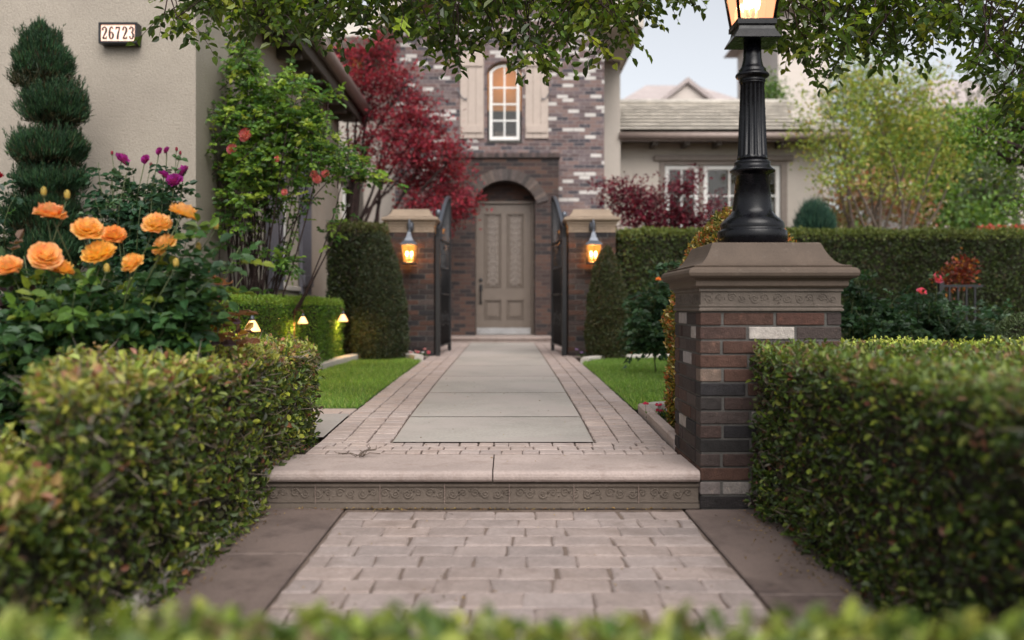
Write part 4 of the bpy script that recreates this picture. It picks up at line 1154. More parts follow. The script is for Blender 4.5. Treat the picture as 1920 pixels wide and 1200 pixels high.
def shutter(x0, x1, z0, z1, y, mat, hook=0):
    o = MB(); o.bbox(x0, x1, y-0.035, y-0.002, z0, z1, 0.004)
    for i in range(1, 3):
        x = x0+(x1-x0)*i/3; o.box(x-0.003, x+0.003, y-0.0365, y-0.03, z0+0.01, z1-0.01, 1)
    so = o.build("shutter", [M[mat], M['soffit']], house)
    for z in (z0+0.17, z1-0.2):
        o = MB(); o.bbox(x0+0.02, x1-0.02, y-0.06, y-0.037, z-0.07, z+0.07, 0.005); o.build("batten", M[mat], so)
    if hook:
        o = MB(); xx = x0-0.02 if hook < 0 else x1+0.02; zz = z0+(z1-z0)*0.48; s_ = -hook
        o.tube(smooth_line([(xx-s_*0.03, y-0.05, zz+0.16), (xx, y-0.06, zz+0.08), (xx+s_*0.06, y-0.06, zz-0.02), (xx+s_*0.13, y-0.06, zz-0.06), (xx+s_*0.13, y-0.06, zz-0.02)], 4), 0.009, 6)
        o.build("shutter_hook", M['grey_iron'], so)
shutter(PX(863, TD), PX(907, TD), PZ(260, TD), PZ(98, TD), TD, 'shutter_beige', -1)
shutter(PX(985, TD), PX(1028, TD), PZ(260, TD), PZ(98, TD), TD, 'shutter_beige', 1)

# stucco body behind, left and right of the tower
LD = 18.6
def wall_with_holes(mb, x0, x1, z0, z1, y0, y1, holes, m=0):
    """wall in the x-z plane made of blocks round rectangular openings (non-overlapping in x)"""
    x = x0
    for (a, b_, c_, d_) in sorted(holes):
        mb.box(x, a, y0, y1, z0, z1, m); mb.box(a, b_, y0, y1, z0, c_, m); mb.box(a, b_, y0, y1, d_, z1, m); x = b_
    mb.box(x, x1, y0, y1, z0, z1, m)
hl = [(PX(655, LD), PX(682, LD), PZ(148, LD), PZ(100, LD)), (PX(733, LD), PX(759, LD), PZ(125, LD), PZ(82, LD))]
mb = MB(); wall_with_holes(mb, -9, TX0-0.002, 3.4, 5.95, LD, LD+0.3, hl)
h2 = [(PX(640, LD), PX(672, LD), PZ(425, LD), PZ(342, LD))]
wall_with_holes(mb, -9, TX0-0.002, 0.2, 3.4, LD, LD+0.3, h2)
mb.build("stucco_wall", M['stucco_pale'], house)
mb = MB(); mb.box(TX1+0.002, PX(1163, 19.0), 19.0, 19.4, 0.2, 5.95)
mb.build("stucco_wall", M['stucco_pale'], house)
mb = MB(); mb.prism([(17.9, 5.95), (22, 7.9), (22, 8.05), (17.9, 6.1)], 'x', -9.3, rx0-0.03); mb.build("roof", M['tile'], house)
mb = MB(); mb.box(-9.3, rx0-0.03, 17.86, 17.895, 5.88, 6.1); mb.box(-9.3, rx0-0.03, 17.9, LD-0.002, 5.88, 5.92); mb.build("eaves", M['soffit'], house)
w2 = window(house, hl[0][0], hl[0][1], hl[0][2], hl[0][3], LD+0.16, 2, 2, 0.035, 0.015)
mb = MB(); mb.box(hl[0][0]-0.3, hl[0][1]+0.3, LD+1.5, LD+1.55, hl[0][2]-0.5, hl[0][3]+0.5); mb.build("lit_room", M['glowing_room'], w2)
mb = MB(); mb.box(hl[1][0], hl[1][1], LD+0.31, LD+0.35, hl[1][2], hl[1][3]); mb.build("niche", M['soffit'], house); mb = MB()
for s_ in (1,):
    q = arch_pts(hl[1][0]-0.04, hl[1][1]+0.04, hl[1][3]-0.02, 0.14); mb.prism([(hl[1][0]-0.04, hl[1][3]-0.10)]+q+[(hl[1][1]+0.04, hl[1][3]-0.10)], 'y', LD-0.05, LD+0.02)
mb.build("niche_arch", M['soffit'], house)
w3 = window(house, h2[0][0], h2[0][1], h2[0][2], h2[0][3], LD+0.15, 1, 2, 0.06, 0.03)
mb = MB(); mb.box(h2[0][0]-0.2, h2[0][1]+0.2, LD+0.9, LD+0.95, h2[0][2]-0.3, h2[0][3]+0.3); mb.build("room", M['room_dark'], w3)
mb = MB(); a, b_, c_, d_ = h2[0]; mb.bbox(a-0.12, b_+0.12, LD-0.05, LD-0.001, d_+0.001, d_+0.16, 0.01); mb.bbox(b_+0.001, b_+0.1, LD-0.04, LD-0.001, c_, d_, 0.008); mb.build("window_trim", M['soffit'], house)

# low right wing with a tiled roof and a wide window
RD = 19.6; RX0, RX1 = PX(1163, 19.0)-0.02, PX(1545, RD)
A0, A1, B0, B1 = PX(1238, RD), PX(1474, RD), 1.5, PZ(304, RD)
mb = MB(); wall_with_holes(mb, RX0, RX1, 0.2, 4.62, RD, RD+0.25, [(A0, A1, B0, B1)])
mb.box(RX1-0.25, RX1, RD+0.25, 26, 0.2, 4.6)
mb.prism([(RD+0.25, 4.6), (26, 4.6), (22.6, 5.72)], 'x', RX1-0.25, RX1)
mb.build("stucco_wall", M['stucco_pale'], house)
mb = MB()
mb.bbox(PX(1225, RD), PX(1487, RD), RD-0.08, RD-0.002, B1+0.02, B1+0.14, 0.015)
mb.bbox(A0-0.02, A0+0.10, RD-0.03, RD+0.12, B0, B1, 0.01); mb.bbox(A1-0.12, A1+0.02, RD-0.03, RD+0.12, B0, B1, 0.01); mb.bbox(A0+0.102, A1-0.122, RD-0.028, RD+0.12, B1-0.06, B1-0.001, 0.008)
for x in (PX(1315, RD),  PX(1422, RD)): mb.bbox(x-0.05, x+0.05, RD-0.02, RD+0.12, B0, B1-0.062, 0.008)
mb.build("window_trim", M['trim'], house)
for (a, b_) in ((A0+0.105, PX(1315, RD)-0.053), (PX(1315, RD)+0.053, PX(1422, RD)-0.053), (PX(1422, RD)+0.053, A1-0.125)):
    w4 = window(house, a, b_, B0, B1-0.065, RD+0.08, 1 if b_-a < 0.5 else 2, 4, 0.085, 0.03)
mb = MB(); mb.box(A0-0.5, A1+0.5, RD+2.6, RD+2.65, 0.8, 4.5, 0); mb.box(A0-0.5, A1+0.5, RD+0.3, RD+2.6, 4.45, 4.5, 0)
mb.box(A0-0.55, A0-0.5, RD+0.3, RD+2.6, 0.8, 4.5, 0); mb.box(A1+0.5, A1+0.55, RD+0.3, RD+2.6, 0.8, 4.5, 0)
mb.box(A0+1.6, A0+2.3, RD+1.9, RD+2.0, 1.0, 3.0, 1)
mb.build("room", [M['room_dark'], M['trim']], house)
point("room_light", (A0+1.0, RD+1.0, 3.5), 9.0, (1.0, 0.5, 0.2), 0.2, w4)
mb = MB(); e0, e1, zr0, zr1 = 19.05, 22.6, 4.50, 5.80; nc = 8; r_ = random.Random(12)
for k in range(nc):
    ya = e0+(e1-e0)*k/nc; yb = e0+(e1-e0)*(k+1)/nc+0.10; za = zr0+(zr1-zr0)*k/nc; zb = zr0+(zr1-zr0)*(k+1)/nc+0.036
    x = RX0-0.0
    while x < RX1+0.32:
        e = min(x+0.31, RX1+0.33); t = r_.uniform(0.86, 1.12); dz = r_.uniform(0, 0.006)
        mb.add([(x, ya, za+0.095+dz), (e-0.006, ya, za+0.095+dz), (e-0.006, yb, zb+0.012), (x, yb, zb+0.012), (x, ya, za+0.055), (e-0.006, ya, za+0.055), (e-0.006, yb, zb-0.02), (x, yb, zb-0.02)],
               [(0, 1, 2, 3), (4, 5, 1, 0), (5, 6, 2, 1), (7, 4, 0, 3), (6, 7, 3, 2), (7, 6, 5, 4)], 0, (t, t*0.99, t*0.98)); x = e
mb.prism([(e1, zr1+0.02), (26.3, zr0), (26.3, zr0+0.08), (e1, zr1+0.1)], 'x', RX0, RX1+0.33, 0)
mb.tube([(RX0, e1+0.03, zr1+0.09), (RX1+0.34, e1+0.03, zr1+0.09)], 0.075, 10)
mb.build("roof", M['tile'], house)
mb = MB(); mb.tube([(RX0, 18.98, 4.40), (RX1+0.33, 18.98, 4.40)], 0.075, 10); mb.box(RX0, RX1+0.33, 19.02, 19.06, 4.30, 4.47); mb.build("gutter", M['gutter'], house)
mb = MB(); mb.box(RX0, RX1+0.30, 19.07, RD-0.002, 4.36, 4.39)
for k in range(10):
    x = PX(1222, RD)+k*0.66
    if x < RX1: mb.box(x-0.05, x+0.05, 19.10, RD-0.003, 4.24, 4.355)
mb.build("eaves", M['soffit'], house)

# ------------------------------------------------------------------ near left wing
gw = empty("stucco_wing", (-2.68, 8.0, 0.2), "nearest beige stucco house wing filling the left, with slate shutters", "house wing")
WX = -2.68; SD0, SD1 = 8.0, PX(636, 1)and 14.85
Y0, Y1, Z0w, Z1w = 10.98, 11.88, 1.16, 2.62
mb = MB()
mb.box(-9.5, WX, SD0, SD0+0.3, 0.1, 5.2)
mb.prism([(-9.5, 5.2), (WX, 5.2), (-6.1, 7.3)], 'y', SD0, SD0+0.3)
mb.box(WX-0.3, WX, SD0+0.3, Y0, 0.1, 4.05); mb.box(WX-0.3, WX, Y1, SD1, 0.1, 4.05)
mb.box(WX-0.3, WX, Y0, Y1, 0.1, Z0w); mb.box(WX-0.3, WX, Y0, Y1, Z1w, 4.05)
mb.box(-9.5, WX-0.3, SD1-0.3, SD1, 0.1, 4.05)
mb.build("wall", M['stucco'], gw)
mb = MB()
mb.prism([(-2.34, 4.02), (WX, 4.05), (WX-3.6, 6.35), (WX-3.6, 6.5), (-2.34, 4.2)], 'y', 9.2, SD1+0.5)
mb.build("roof", M['tile'], gw)
mb = MB(); g_ = [(-2.30, 4.02), (-2.33, 4.16), (-2.22, 4.19), (-2.20, 4.10), (-2.24, 4.03)]
mb.tube([(-2.25, 9.15, 4.09), (-2.25, SD1+0.45, 4.05)], 0.085, 12); mb.ball((-2.25, SD1+0.45, 4.05), 0.085)
mb.build("gutter", M['gutter'], gw)
mb = MB(); mb.box(WX+0.001, -2.36, 9.2, SD1+0.4, 3.93, 3.96); mb.box(-2.36, -2.33, 9.2, SD1+0.42, 3.86, 4.03)
for k in range(9): mb.box(WX+0.002, -2.40, 9.6+k*0.6, 9.7+k*0.6, 3.80, 3.925)
mb.build("eaves", M['soffit'], gw)
wn_ = empty("window", (WX, (Y0+Y1)/2, Z0w), None, None); wn_.parent = gw; wn_.location = Vector((WX, (Y0+Y1)/2, Z0w))-world_loc(gw)
mb = MB(); xw = WX-0.15
for (a, b_, c_, d_) in ((Y0, Y0+0.06, Z0w, Z1w), (Y1-0.06, Y1, Z0w, Z1w), (Y0+0.06, Y1-0.06, Z0w, Z0w+0.07), (Y0+0.06, Y1-0.06, Z1w-0.06, Z1w)): mb.box(xw-0.05, xw, a, b_, c_, d_)
mb.box(xw-0.04, xw-0.012, (Y0+Y1)/2-0.014, (Y0+Y1)/2+0.014, Z0w+0.07, Z1w-0.06)
for k in (1, 2): mb.box(xw-0.04, xw-0.0125, Y0+0.06, Y1-0.06, Z0w+k*0.48-0.012, Z0w+k*0.48+0.012)
mb.build("frame", M['white'], wn_)
mb = MB(); mb.box(xw-0.045, xw-0.04, Y0+0.05, Y1-0.05, Z0w+0.05, Z1w-0.05); mb.build("pane", M['glass'], wn_)
mb = MB(); mb.bbox(WX-0.09, WX+0.035, Y0-0.05, Y1+0.05, Z0w-0.06, Z0w-0.002, 0.008); mb.build("sill", M['stucco_pale'], wn_)
for (a, b_, zb) in ((10.28, 10.93, 1.10), (11.93, 12.50, 1.06)):
    mb = MB(); n = 4
    for i in range(n):
        c_, d_ = a+(b_-a)*i/n, a+(b_-a)*(i+1)/n; mb.bbox(WX+0.03, WX+0.055, c_+0.003, d_-0.003, zb, 2.68, 0.004)
    mb.box(WX+0.012, WX+0.030, a+0.005, b_-0.005, zb+0.01, 2.67)
    so = mb.build("shutter", M['shutter_grey'], gw)
    for z in (zb+0.18, zb+1.3):
        mb = MB(); mb.bbox(WX+0.055, WX+0.085, a+0.02, b_-0.02, z-0.07, z+0.07, 0.006); mb.build("batten", M['shutter_grey'], so)
# number sign on the front wall
D8 = SD0; sx0, sx1, sz0, sz1 = PX(184.5, D8-0.1), PX(257, D8-0.1), PZ(81, D8-0.1), PZ(41.5, D8-0.1)
sg = empty("house_number_sign", ((sx0+sx1)/2, D8, sz0), "backlit box sign reading 26723 on the beige stucco wall", "house number")
mb = MB(); b = 0.020; y0s, y1s = D8-0.105, D8-0.001
mb.bbox(sx0, sx1, y0s, y1s, sz1-b, sz1, 0.004); mb.bbox(sx0, sx1, y0s, y1s, sz0, sz0+b, 0.004)
mb.bbox(sx0, sx0+b, y0s+0.0005, y1s, sz0+b, sz1-b, 0.003); mb.bbox(sx1-b, sx1, y0s+0.0005, y1s, sz0+b, sz1-b, 0.003)
mb.build("case", M['black_iron'], sg)
mb = MB(); mb.box(sx0+b*0.9, sx1-b*0.9, y0s+0.012, y0s+0.02, sz0+b*0.9, sz1-b*0.9); mb.build("sign_face", M['sign_face'], sg)
# hand-built bold digits with slab-like thick and thin strokes
def digit(ch, O, w, h, t, mb):
    def S(pts, ws):
        """stroke through pts with per-point widths, flat prism"""
        pts = [Vector((p[0]*w, p[1]*h)) for p in pts]; n = len(pts); L, R2 = [], []
        for i, p in enumerate(pts):
            d = (pts[min(i+1, n-1)]-pts[max(i-1, 0)]).normalized(); s_ = Vector((-d.y, d.x)); k = ws[i]*w*0.62
            L.append(p+s_*k); R2.append(p-s_*k)
        for i in range(n-1):
            q = [L[i], L[i+1], R2[i+1], R2[i]]
            v = [(O.x+p.x, O.y, O.z+p.y) for p in q]+[(O.x+p.x, O.y-t, O.z+p.y) for p in q]
            mb.add(v, [(0, 1, 2, 3), (7, 6, 5, 4), (0, 4, 5, 1), (1, 5, 6, 2), (2, 6, 7, 3), (3, 7, 4, 0)])
    def cv(pts): return smooth_line(pts, 5)
    def st(pts, w0): 
        c = cv(pts); n = len(c)-1
        return c, [float(np.interp(i/n*(len(w0)-1), range(len(w0)), w0)) for i in range(n+1)]
    if ch == '2':
        S(*st([(0.16, 0.70), (0.20, 0.88), (0.5, 0.97), (0.82, 0.85), (0.80, 0.62), (0.5, 0.36), (0.16, 0.08)], [0.34, 0.2, 0.16, 0.3, 0.34, 0.24, 0.18]))
        S([(0.08, 0.08), (0.5, 0.07), (0.92, 0.07)], [0.24, 0.26, 0.22]); S([(0.90, 0.03), (0.92, 0.24)], [0.16, 0.12])
    if ch == '6':
        S(*st([(0.84, 0.82), (0.6, 0.97), (0.3, 0.86), (0.15, 0.5), (0.22, 0.14), (0.5, 0.03), (0.80, 0.14), (0.85, 0.34), (0.68, 0.53), (0.42, 0.54), (0.22, 0.42)], [0.26, 0.14, 0.22, 0.34, 0.28, 0.15, 0.28, 0.34, 0.2, 0.14, 0.14]))
    if ch == '7':
        S([(0.08, 0.92), (0.5, 0.93), (0.92, 0.93)], [0.24, 0.26, 0.24]); S([(0.10, 0.98), (0.09, 0.74)], [0.16, 0.12])
        S(*st([(0.88, 0.92), (0.64, 0.62), (0.48, 0.32), (0.42, 0.0)], [0.16, 0.24, 0.32, 0.36]))
    if ch == '3':
        S(*st([(0.16, 0.78), (0.3, 0.94), (0.55, 0.97), (0.80, 0.84), (0.74, 0.62), (0.46, 0.53)], [0.32, 0.2, 0.16, 0.32, 0.28, 0.14]))
        S(*st([(0.46, 0.53), (0.78, 0.43), (0.84, 0.2), (0.58, 0.03), (0.3, 0.06), (0.15, 0.24)], [0.14, 0.3, 0.34, 0.18, 0.18, 0.32]))
dh = (sz1-sz0)-2*b-0.016*2; fw_ = sx1-sx0-2*b; dw = dh*0.40; pitch = dh*0.535; x_ = (sx0+sx1)/2-pitch*2.5+(pitch-dw)/2
for ch in "26723":
    mb = MB(); digit(ch, Vector((x_, y0s+0.0115, sz0+b+0.016)), dw, dh, 0.004, mb); mb.build("digit", M['black_iron'], sg); x_ += pitch

# ------------------------------------------------------------------ houses far behind
def far_house(name, label, x0, x1, y0, y1, zw_, zr, gable=None, wallm='stucco_far', z0=0.0):
    o = empty(name, ((x0+x1)/2, y0, z0), label, "house", "houses on the hillside behind")
    mb = MB(); mb.box(x0, x1, y0, y1, z0, zw_)
    if gable:
        gx0, gx1, gz1 = gable; mb.prism([(gx0, zw_-3), (gx1, zw_-3), (gx1, zw_), ((gx0+gx1)/2, gz1-0.2), (gx0, zw_)], 'y', y0-1.2, y0-0.01)
        mb.box(gx0+0.001, gx1-0.001, y0-1.19, y0-0.01, z0, zw_-3.001)
    mb.build("wall", M[wallm], o)
    mb = MB(); e = 0.5; ym = (y0+y1)/2; hip = min(2.5, (x1-x0)*0.3)
    v = [(x0-e, y0-e, zw_), (x1+e, y0-e, zw_), (x1+e, y1+e, zw_), (x0-e, y1+e, zw_), (x0+hip, ym, zr), (x1-hip, ym, zr)]
    mb.add(v, [(0, 1, 5, 4), (1, 2, 5), (2, 3, 4, 5), (3, 0, 4), (3, 2, 1, 0)])
    mb.build("roof", M['tile_far'], o)
    if gable:
        gx0, gx1, gz1 = gable; c = (gx0+gx1)/2; sl = (gz1-zw_)/(c-gx0); mb = MB()
        for s_ in (-1, 1):
            xe = c+s_*(c-gx0+0.45); ze = gz1-(c-gx0+0.45)*sl
            mb.prism([(xe, ze-0.14), (c, gz1-0.14), (c, gz1+0.1), (xe, ze+0.1)], 'y', y0-1.4, y0+2.5)
        mb.build("gable_roof", M['tile_far'], o)
    mb = MB()
    return o
far_house("far_house", "pale gabled house far behind, its peak above the tiled right wing", PX(1160, 45), PX(1410, 45), 45, 53, PZ(205, 45), PZ(160, 49), gable=(PX(1232, 43.8), PX(1345, 43.8), PZ(150, 43.8)))
far_house("far_house", "pale plain house block behind the street lamp and yellow-green tree", PX(1459, 34), PX(1556, 34), 34, 40, PZ(20, 34), PZ(-30, 36))
far_house("far_house", "pale house half hidden by trees on the hillside at far right", PX(1745, 55), PX(1960, 55), 55, 65, PZ(205, 55), PZ(150, 60))
# ------------------------------------------------------------------ clipped hedges
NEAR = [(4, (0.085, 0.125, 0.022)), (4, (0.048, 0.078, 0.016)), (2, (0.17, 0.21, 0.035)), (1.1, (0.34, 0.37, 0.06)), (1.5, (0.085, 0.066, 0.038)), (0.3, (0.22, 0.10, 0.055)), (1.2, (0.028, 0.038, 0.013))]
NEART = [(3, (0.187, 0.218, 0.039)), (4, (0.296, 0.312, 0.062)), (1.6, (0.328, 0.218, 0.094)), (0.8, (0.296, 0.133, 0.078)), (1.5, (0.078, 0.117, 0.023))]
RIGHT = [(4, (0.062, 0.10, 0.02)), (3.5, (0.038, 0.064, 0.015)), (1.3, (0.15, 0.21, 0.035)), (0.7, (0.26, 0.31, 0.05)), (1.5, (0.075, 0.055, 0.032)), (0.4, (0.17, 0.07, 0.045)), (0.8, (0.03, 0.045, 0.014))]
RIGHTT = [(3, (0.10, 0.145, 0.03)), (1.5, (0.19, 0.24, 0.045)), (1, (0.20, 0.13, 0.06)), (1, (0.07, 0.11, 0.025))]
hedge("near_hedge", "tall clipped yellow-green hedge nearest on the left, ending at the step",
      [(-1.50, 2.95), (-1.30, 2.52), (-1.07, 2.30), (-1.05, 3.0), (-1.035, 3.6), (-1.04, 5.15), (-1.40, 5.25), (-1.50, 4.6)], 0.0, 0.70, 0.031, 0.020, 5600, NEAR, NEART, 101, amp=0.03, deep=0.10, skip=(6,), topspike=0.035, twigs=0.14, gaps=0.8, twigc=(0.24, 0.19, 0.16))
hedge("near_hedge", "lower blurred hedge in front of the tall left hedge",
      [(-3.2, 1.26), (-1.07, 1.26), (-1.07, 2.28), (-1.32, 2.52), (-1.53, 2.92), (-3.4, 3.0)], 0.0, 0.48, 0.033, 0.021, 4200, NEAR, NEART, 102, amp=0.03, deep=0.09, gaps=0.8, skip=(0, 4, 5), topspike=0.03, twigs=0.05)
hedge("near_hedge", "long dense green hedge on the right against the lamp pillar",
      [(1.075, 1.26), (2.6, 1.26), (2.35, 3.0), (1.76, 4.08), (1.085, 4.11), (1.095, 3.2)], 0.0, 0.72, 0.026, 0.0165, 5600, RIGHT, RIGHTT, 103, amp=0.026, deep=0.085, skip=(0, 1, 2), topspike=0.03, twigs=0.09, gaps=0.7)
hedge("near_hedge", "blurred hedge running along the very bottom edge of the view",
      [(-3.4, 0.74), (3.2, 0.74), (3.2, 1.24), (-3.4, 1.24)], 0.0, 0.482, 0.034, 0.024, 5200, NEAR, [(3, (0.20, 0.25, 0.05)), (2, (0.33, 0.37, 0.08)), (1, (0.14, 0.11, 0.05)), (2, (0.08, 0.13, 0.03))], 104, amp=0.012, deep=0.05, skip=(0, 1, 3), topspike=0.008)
# flowering box rows behind the right hedge
hedge("low_hedge", "bright yellow-leaved low hedge behind the right hedge",
      [(1.62, 5.0), (6.5, 5.0), (6.5, 5.9), (1.62, 5.9)], 0.16, 0.655, 0.022, 0.014, 4200, [(3, (0.22, 0.28, 0.04)), (2, (0.12, 0.18, 0.03)), (1, (0.30, 0.33, 0.06))],
      [(3, (0.46, 0.50, 0.12)), (2, (0.36, 0.42, 0.08)), (1, (0.22, 0.30, 0.05))], 105, amp=0.02, deep=0.04, skip=(1, 2), topspike=0.05)
BOX = [(4, (0.10, 0.20, 0.025)), (3, (0.06, 0.135, 0.018)), (2, (0.16, 0.27, 0.035)), (0.8, (0.03, 0.07, 0.014))]
BOXT = [(3, (0.22, 0.34, 0.045)), (2, (0.15, 0.25, 0.03)), (1, (0.30, 0.40, 0.07))]
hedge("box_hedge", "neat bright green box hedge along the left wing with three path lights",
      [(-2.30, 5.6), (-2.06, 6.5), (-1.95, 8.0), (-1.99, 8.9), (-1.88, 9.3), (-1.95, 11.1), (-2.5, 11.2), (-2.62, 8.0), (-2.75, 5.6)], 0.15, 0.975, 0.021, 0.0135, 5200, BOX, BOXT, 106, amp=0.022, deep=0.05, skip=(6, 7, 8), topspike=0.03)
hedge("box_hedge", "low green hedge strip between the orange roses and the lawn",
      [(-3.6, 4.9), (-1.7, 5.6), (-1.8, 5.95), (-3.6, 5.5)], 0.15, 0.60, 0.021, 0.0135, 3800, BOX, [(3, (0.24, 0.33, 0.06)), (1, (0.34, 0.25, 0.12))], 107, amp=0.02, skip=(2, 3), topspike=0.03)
DK = [(4, (0.028, 0.046, 0.011)), (3, (0.018, 0.030, 0.009)), (1.5, (0.052, 0.068, 0.014)), (1, (0.048, 0.032, 0.016))]
DKT = [(3, (0.10, 0.11, 0.03)), (2, (0.06, 0.08, 0.02)), (1, (0.13, 0.10, 0.05))]
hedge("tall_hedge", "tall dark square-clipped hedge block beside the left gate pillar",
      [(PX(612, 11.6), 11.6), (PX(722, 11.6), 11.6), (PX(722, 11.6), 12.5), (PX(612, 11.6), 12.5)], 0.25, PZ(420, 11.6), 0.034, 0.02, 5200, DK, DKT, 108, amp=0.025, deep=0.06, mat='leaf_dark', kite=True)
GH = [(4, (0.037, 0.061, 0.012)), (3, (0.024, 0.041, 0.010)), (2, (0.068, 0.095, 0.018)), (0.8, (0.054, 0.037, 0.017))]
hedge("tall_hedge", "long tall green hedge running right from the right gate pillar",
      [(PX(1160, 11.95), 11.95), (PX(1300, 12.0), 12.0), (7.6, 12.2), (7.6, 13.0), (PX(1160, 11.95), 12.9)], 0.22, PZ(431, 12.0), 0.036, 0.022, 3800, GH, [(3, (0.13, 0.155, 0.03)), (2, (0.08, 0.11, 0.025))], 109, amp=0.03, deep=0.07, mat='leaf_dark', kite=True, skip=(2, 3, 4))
CO = [(4, (0.04, 0.055, 0.016)), (2, (0.06, 0.062, 0.02)), (1, (0.075, 0.05, 0.02)), (1, (0.03, 0.04, 0.014))]
zc0 = 0.25
revolve_bush("cone_topiary", "dark clipped cone bush in front of the left gate pillar", PX(712, 11.2), 11.25, [(0.32, zc0), (0.34, 0.5), (0.325, 0.9), (0.27, 1.25), (0.19, 1.55), (0.09, 1.76), (0.02, 1.83)], 0.026, 0.013, 9000, [(4, (0.03, 0.045, 0.018)), (2, (0.045, 0.06, 0.022)), (1, (0.06, 0.05, 0.02))], 110, cat="topiary", group="clipped cones by the gate pillars")
revolve_bush("cone_topiary", "clipped pointed cone bush in front of the right gate pillar lantern", PX(1138, 11.3), 11.3, [(0.225, zc0), (0.25, 0.55), (0.24, 0.9), (0.195, 1.2), (0.125, 1.45), (0.055, 1.6), (0.01, 1.655)], 0.026, 0.013, 10000, CO, 111, cat="topiary", group="clipped cones by the gate pillars")
revolve_bush("cone_topiary", "cone of orange and yellow leaves rising behind the lamp pillar", PX(1392, 5.45), 5.45, [(0.40, 0.18), (0.425, 0.45), (0.42, 0.83), (0.38, 1.06), (0.325, 1.2), (0.26, 1.32), (0.17, 1.43), (0.07, 1.50), (0.01, 1.52)], 0.028, 0.016, 7000,
             [(3, (0.16, 0.14, 0.03)), (2, (0.34, 0.24, 0.04)), (2, (0.35, 0.12, 0.04)), (1, (0.5, 0.42, 0.2)), (2, (0.08, 0.10, 0.02))], 112, cat="topiary", mat='leaf', kite=False, amp=0.03, deep=0.05)
revolve_bush("ball_bush", "rounded grey-green clipped bush at the right edge above the right hedge", PX(1925, 6.6), 6.6, [(0.05, 0.2), (0.18, 0.28), (0.26, 0.45), (0.25, 0.65), (0.15, 0.80), (0.02, 0.85)], 0.022, 0.013, 8000, [(3, (0.07, 0.10, 0.04)), (2, (0.10, 0.13, 0.06))], 113, cat="bush")

# spiral juniper
rng = np.random.default_rng(77); lv = Leaves(); tw = MB()
TD_ = 7.35; tx = PX(92, TD_)
JN = [(4, (0.024, 0.060, 0.024)), (3, (0.014, 0.038, 0.018)), (1.5, (0.040, 0.080, 0.028)), (0.6, (0.048, 0.036, 0.016))]
tiers = [(78, 118, 50, 66), (104, 208, 60, 42), (90, 288, 68, 36), (94, 352, 62, 32), (80, 412, 68, 38), (90, 480, 70, 40), (80, 550, 68, 44)]
for (px, py, rx, ry) in tiers:
    c = P(px, py, TD_); rX = rx*TD_/FPX; rZ = ry*TD_/FPX
    n = 7500
    u = rand_dir(n, rng); q = u*(rng.uniform(0.4, 1, (n, 1))**0.4)*np.array([rX, rX*0.85, rZ])
    q[:, :2] *= (1+(-0.5 if py < 120 else 0.12)*np.clip(q[:, 2:3]/rZ, -0.8, 1))
    p = np.array(c)+q+rng.normal(0, 0.008, (n, 3))
    cl = wob(p, 14, px)[:, None]
    p = p+u*0.04*cl+np.array([0, 0, 0.05])*np.maximum(0, wob(p, 9, px+3))[:, None]
    d = unit(u*0.45+np.array([0, 0, 1.0])+rng.normal(0, 0.28, (n, 3)))
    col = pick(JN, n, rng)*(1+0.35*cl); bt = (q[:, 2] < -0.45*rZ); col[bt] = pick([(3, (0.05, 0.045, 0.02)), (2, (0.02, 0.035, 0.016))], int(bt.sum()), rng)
    lv.add(p, d, rand_dir(n, rng), rng.uniform(0.03, 0.085, n), 0.0075, col, kite=True)
    # feathery tips pointing up
    m_ = 85; a = rng.uniform(0, 2*math.pi, m_); rr_ = rng.uniform(0.5, 1.0, m_)
    base = np.array(c)+np.column_stack([np.cos(a)*rX*rr_, np.sin(a)*rX*0.8*rr_, rZ*(0.35+0.4*(1-rr_))])
    if py < 120: base[:, :2] = np.array(c)[:2]+(base[:, :2]-np.array(c)[:2])*0.7
    for b_ in base:
        k = 34; t = rng.uniform(0, 1, k)[:, None]; lean = rng.normal(0, 0.22, 3); lean[2] = 1; lean /= np.linalg.norm(lean)
        pp = b_+lean*t*rng.uniform(0.07, 0.19)+rng.normal(0, 0.013, (k, 3))*(1-t)
        lv.add(pp, unit(lean+rng.normal(0, 0.25, (k, 3))), rand_dir(k, rng), rng.uniform(0.02, 0.045, k), 0.006, pick(JN, k, rng), kite=True)
    tw.ball(tuple(c), 1.0, 1, sc=(rX*0.7, rX*0.6, rZ*0.66))
ts = empty("spiral_topiary", (tx, TD_, 0.2), "tall dark green juniper clipped in spiral tiers against the stucco wall", "topiary")
tr = MB(); tr.tube([(tx, TD_, 0.15), (tx, TD_, 3.0)], [0.04, 0.012], 8)
lv.build("foliage", [M['needle'], M['inner']], ts, extra=tw); tr.build("trunk", M['bark'], ts)

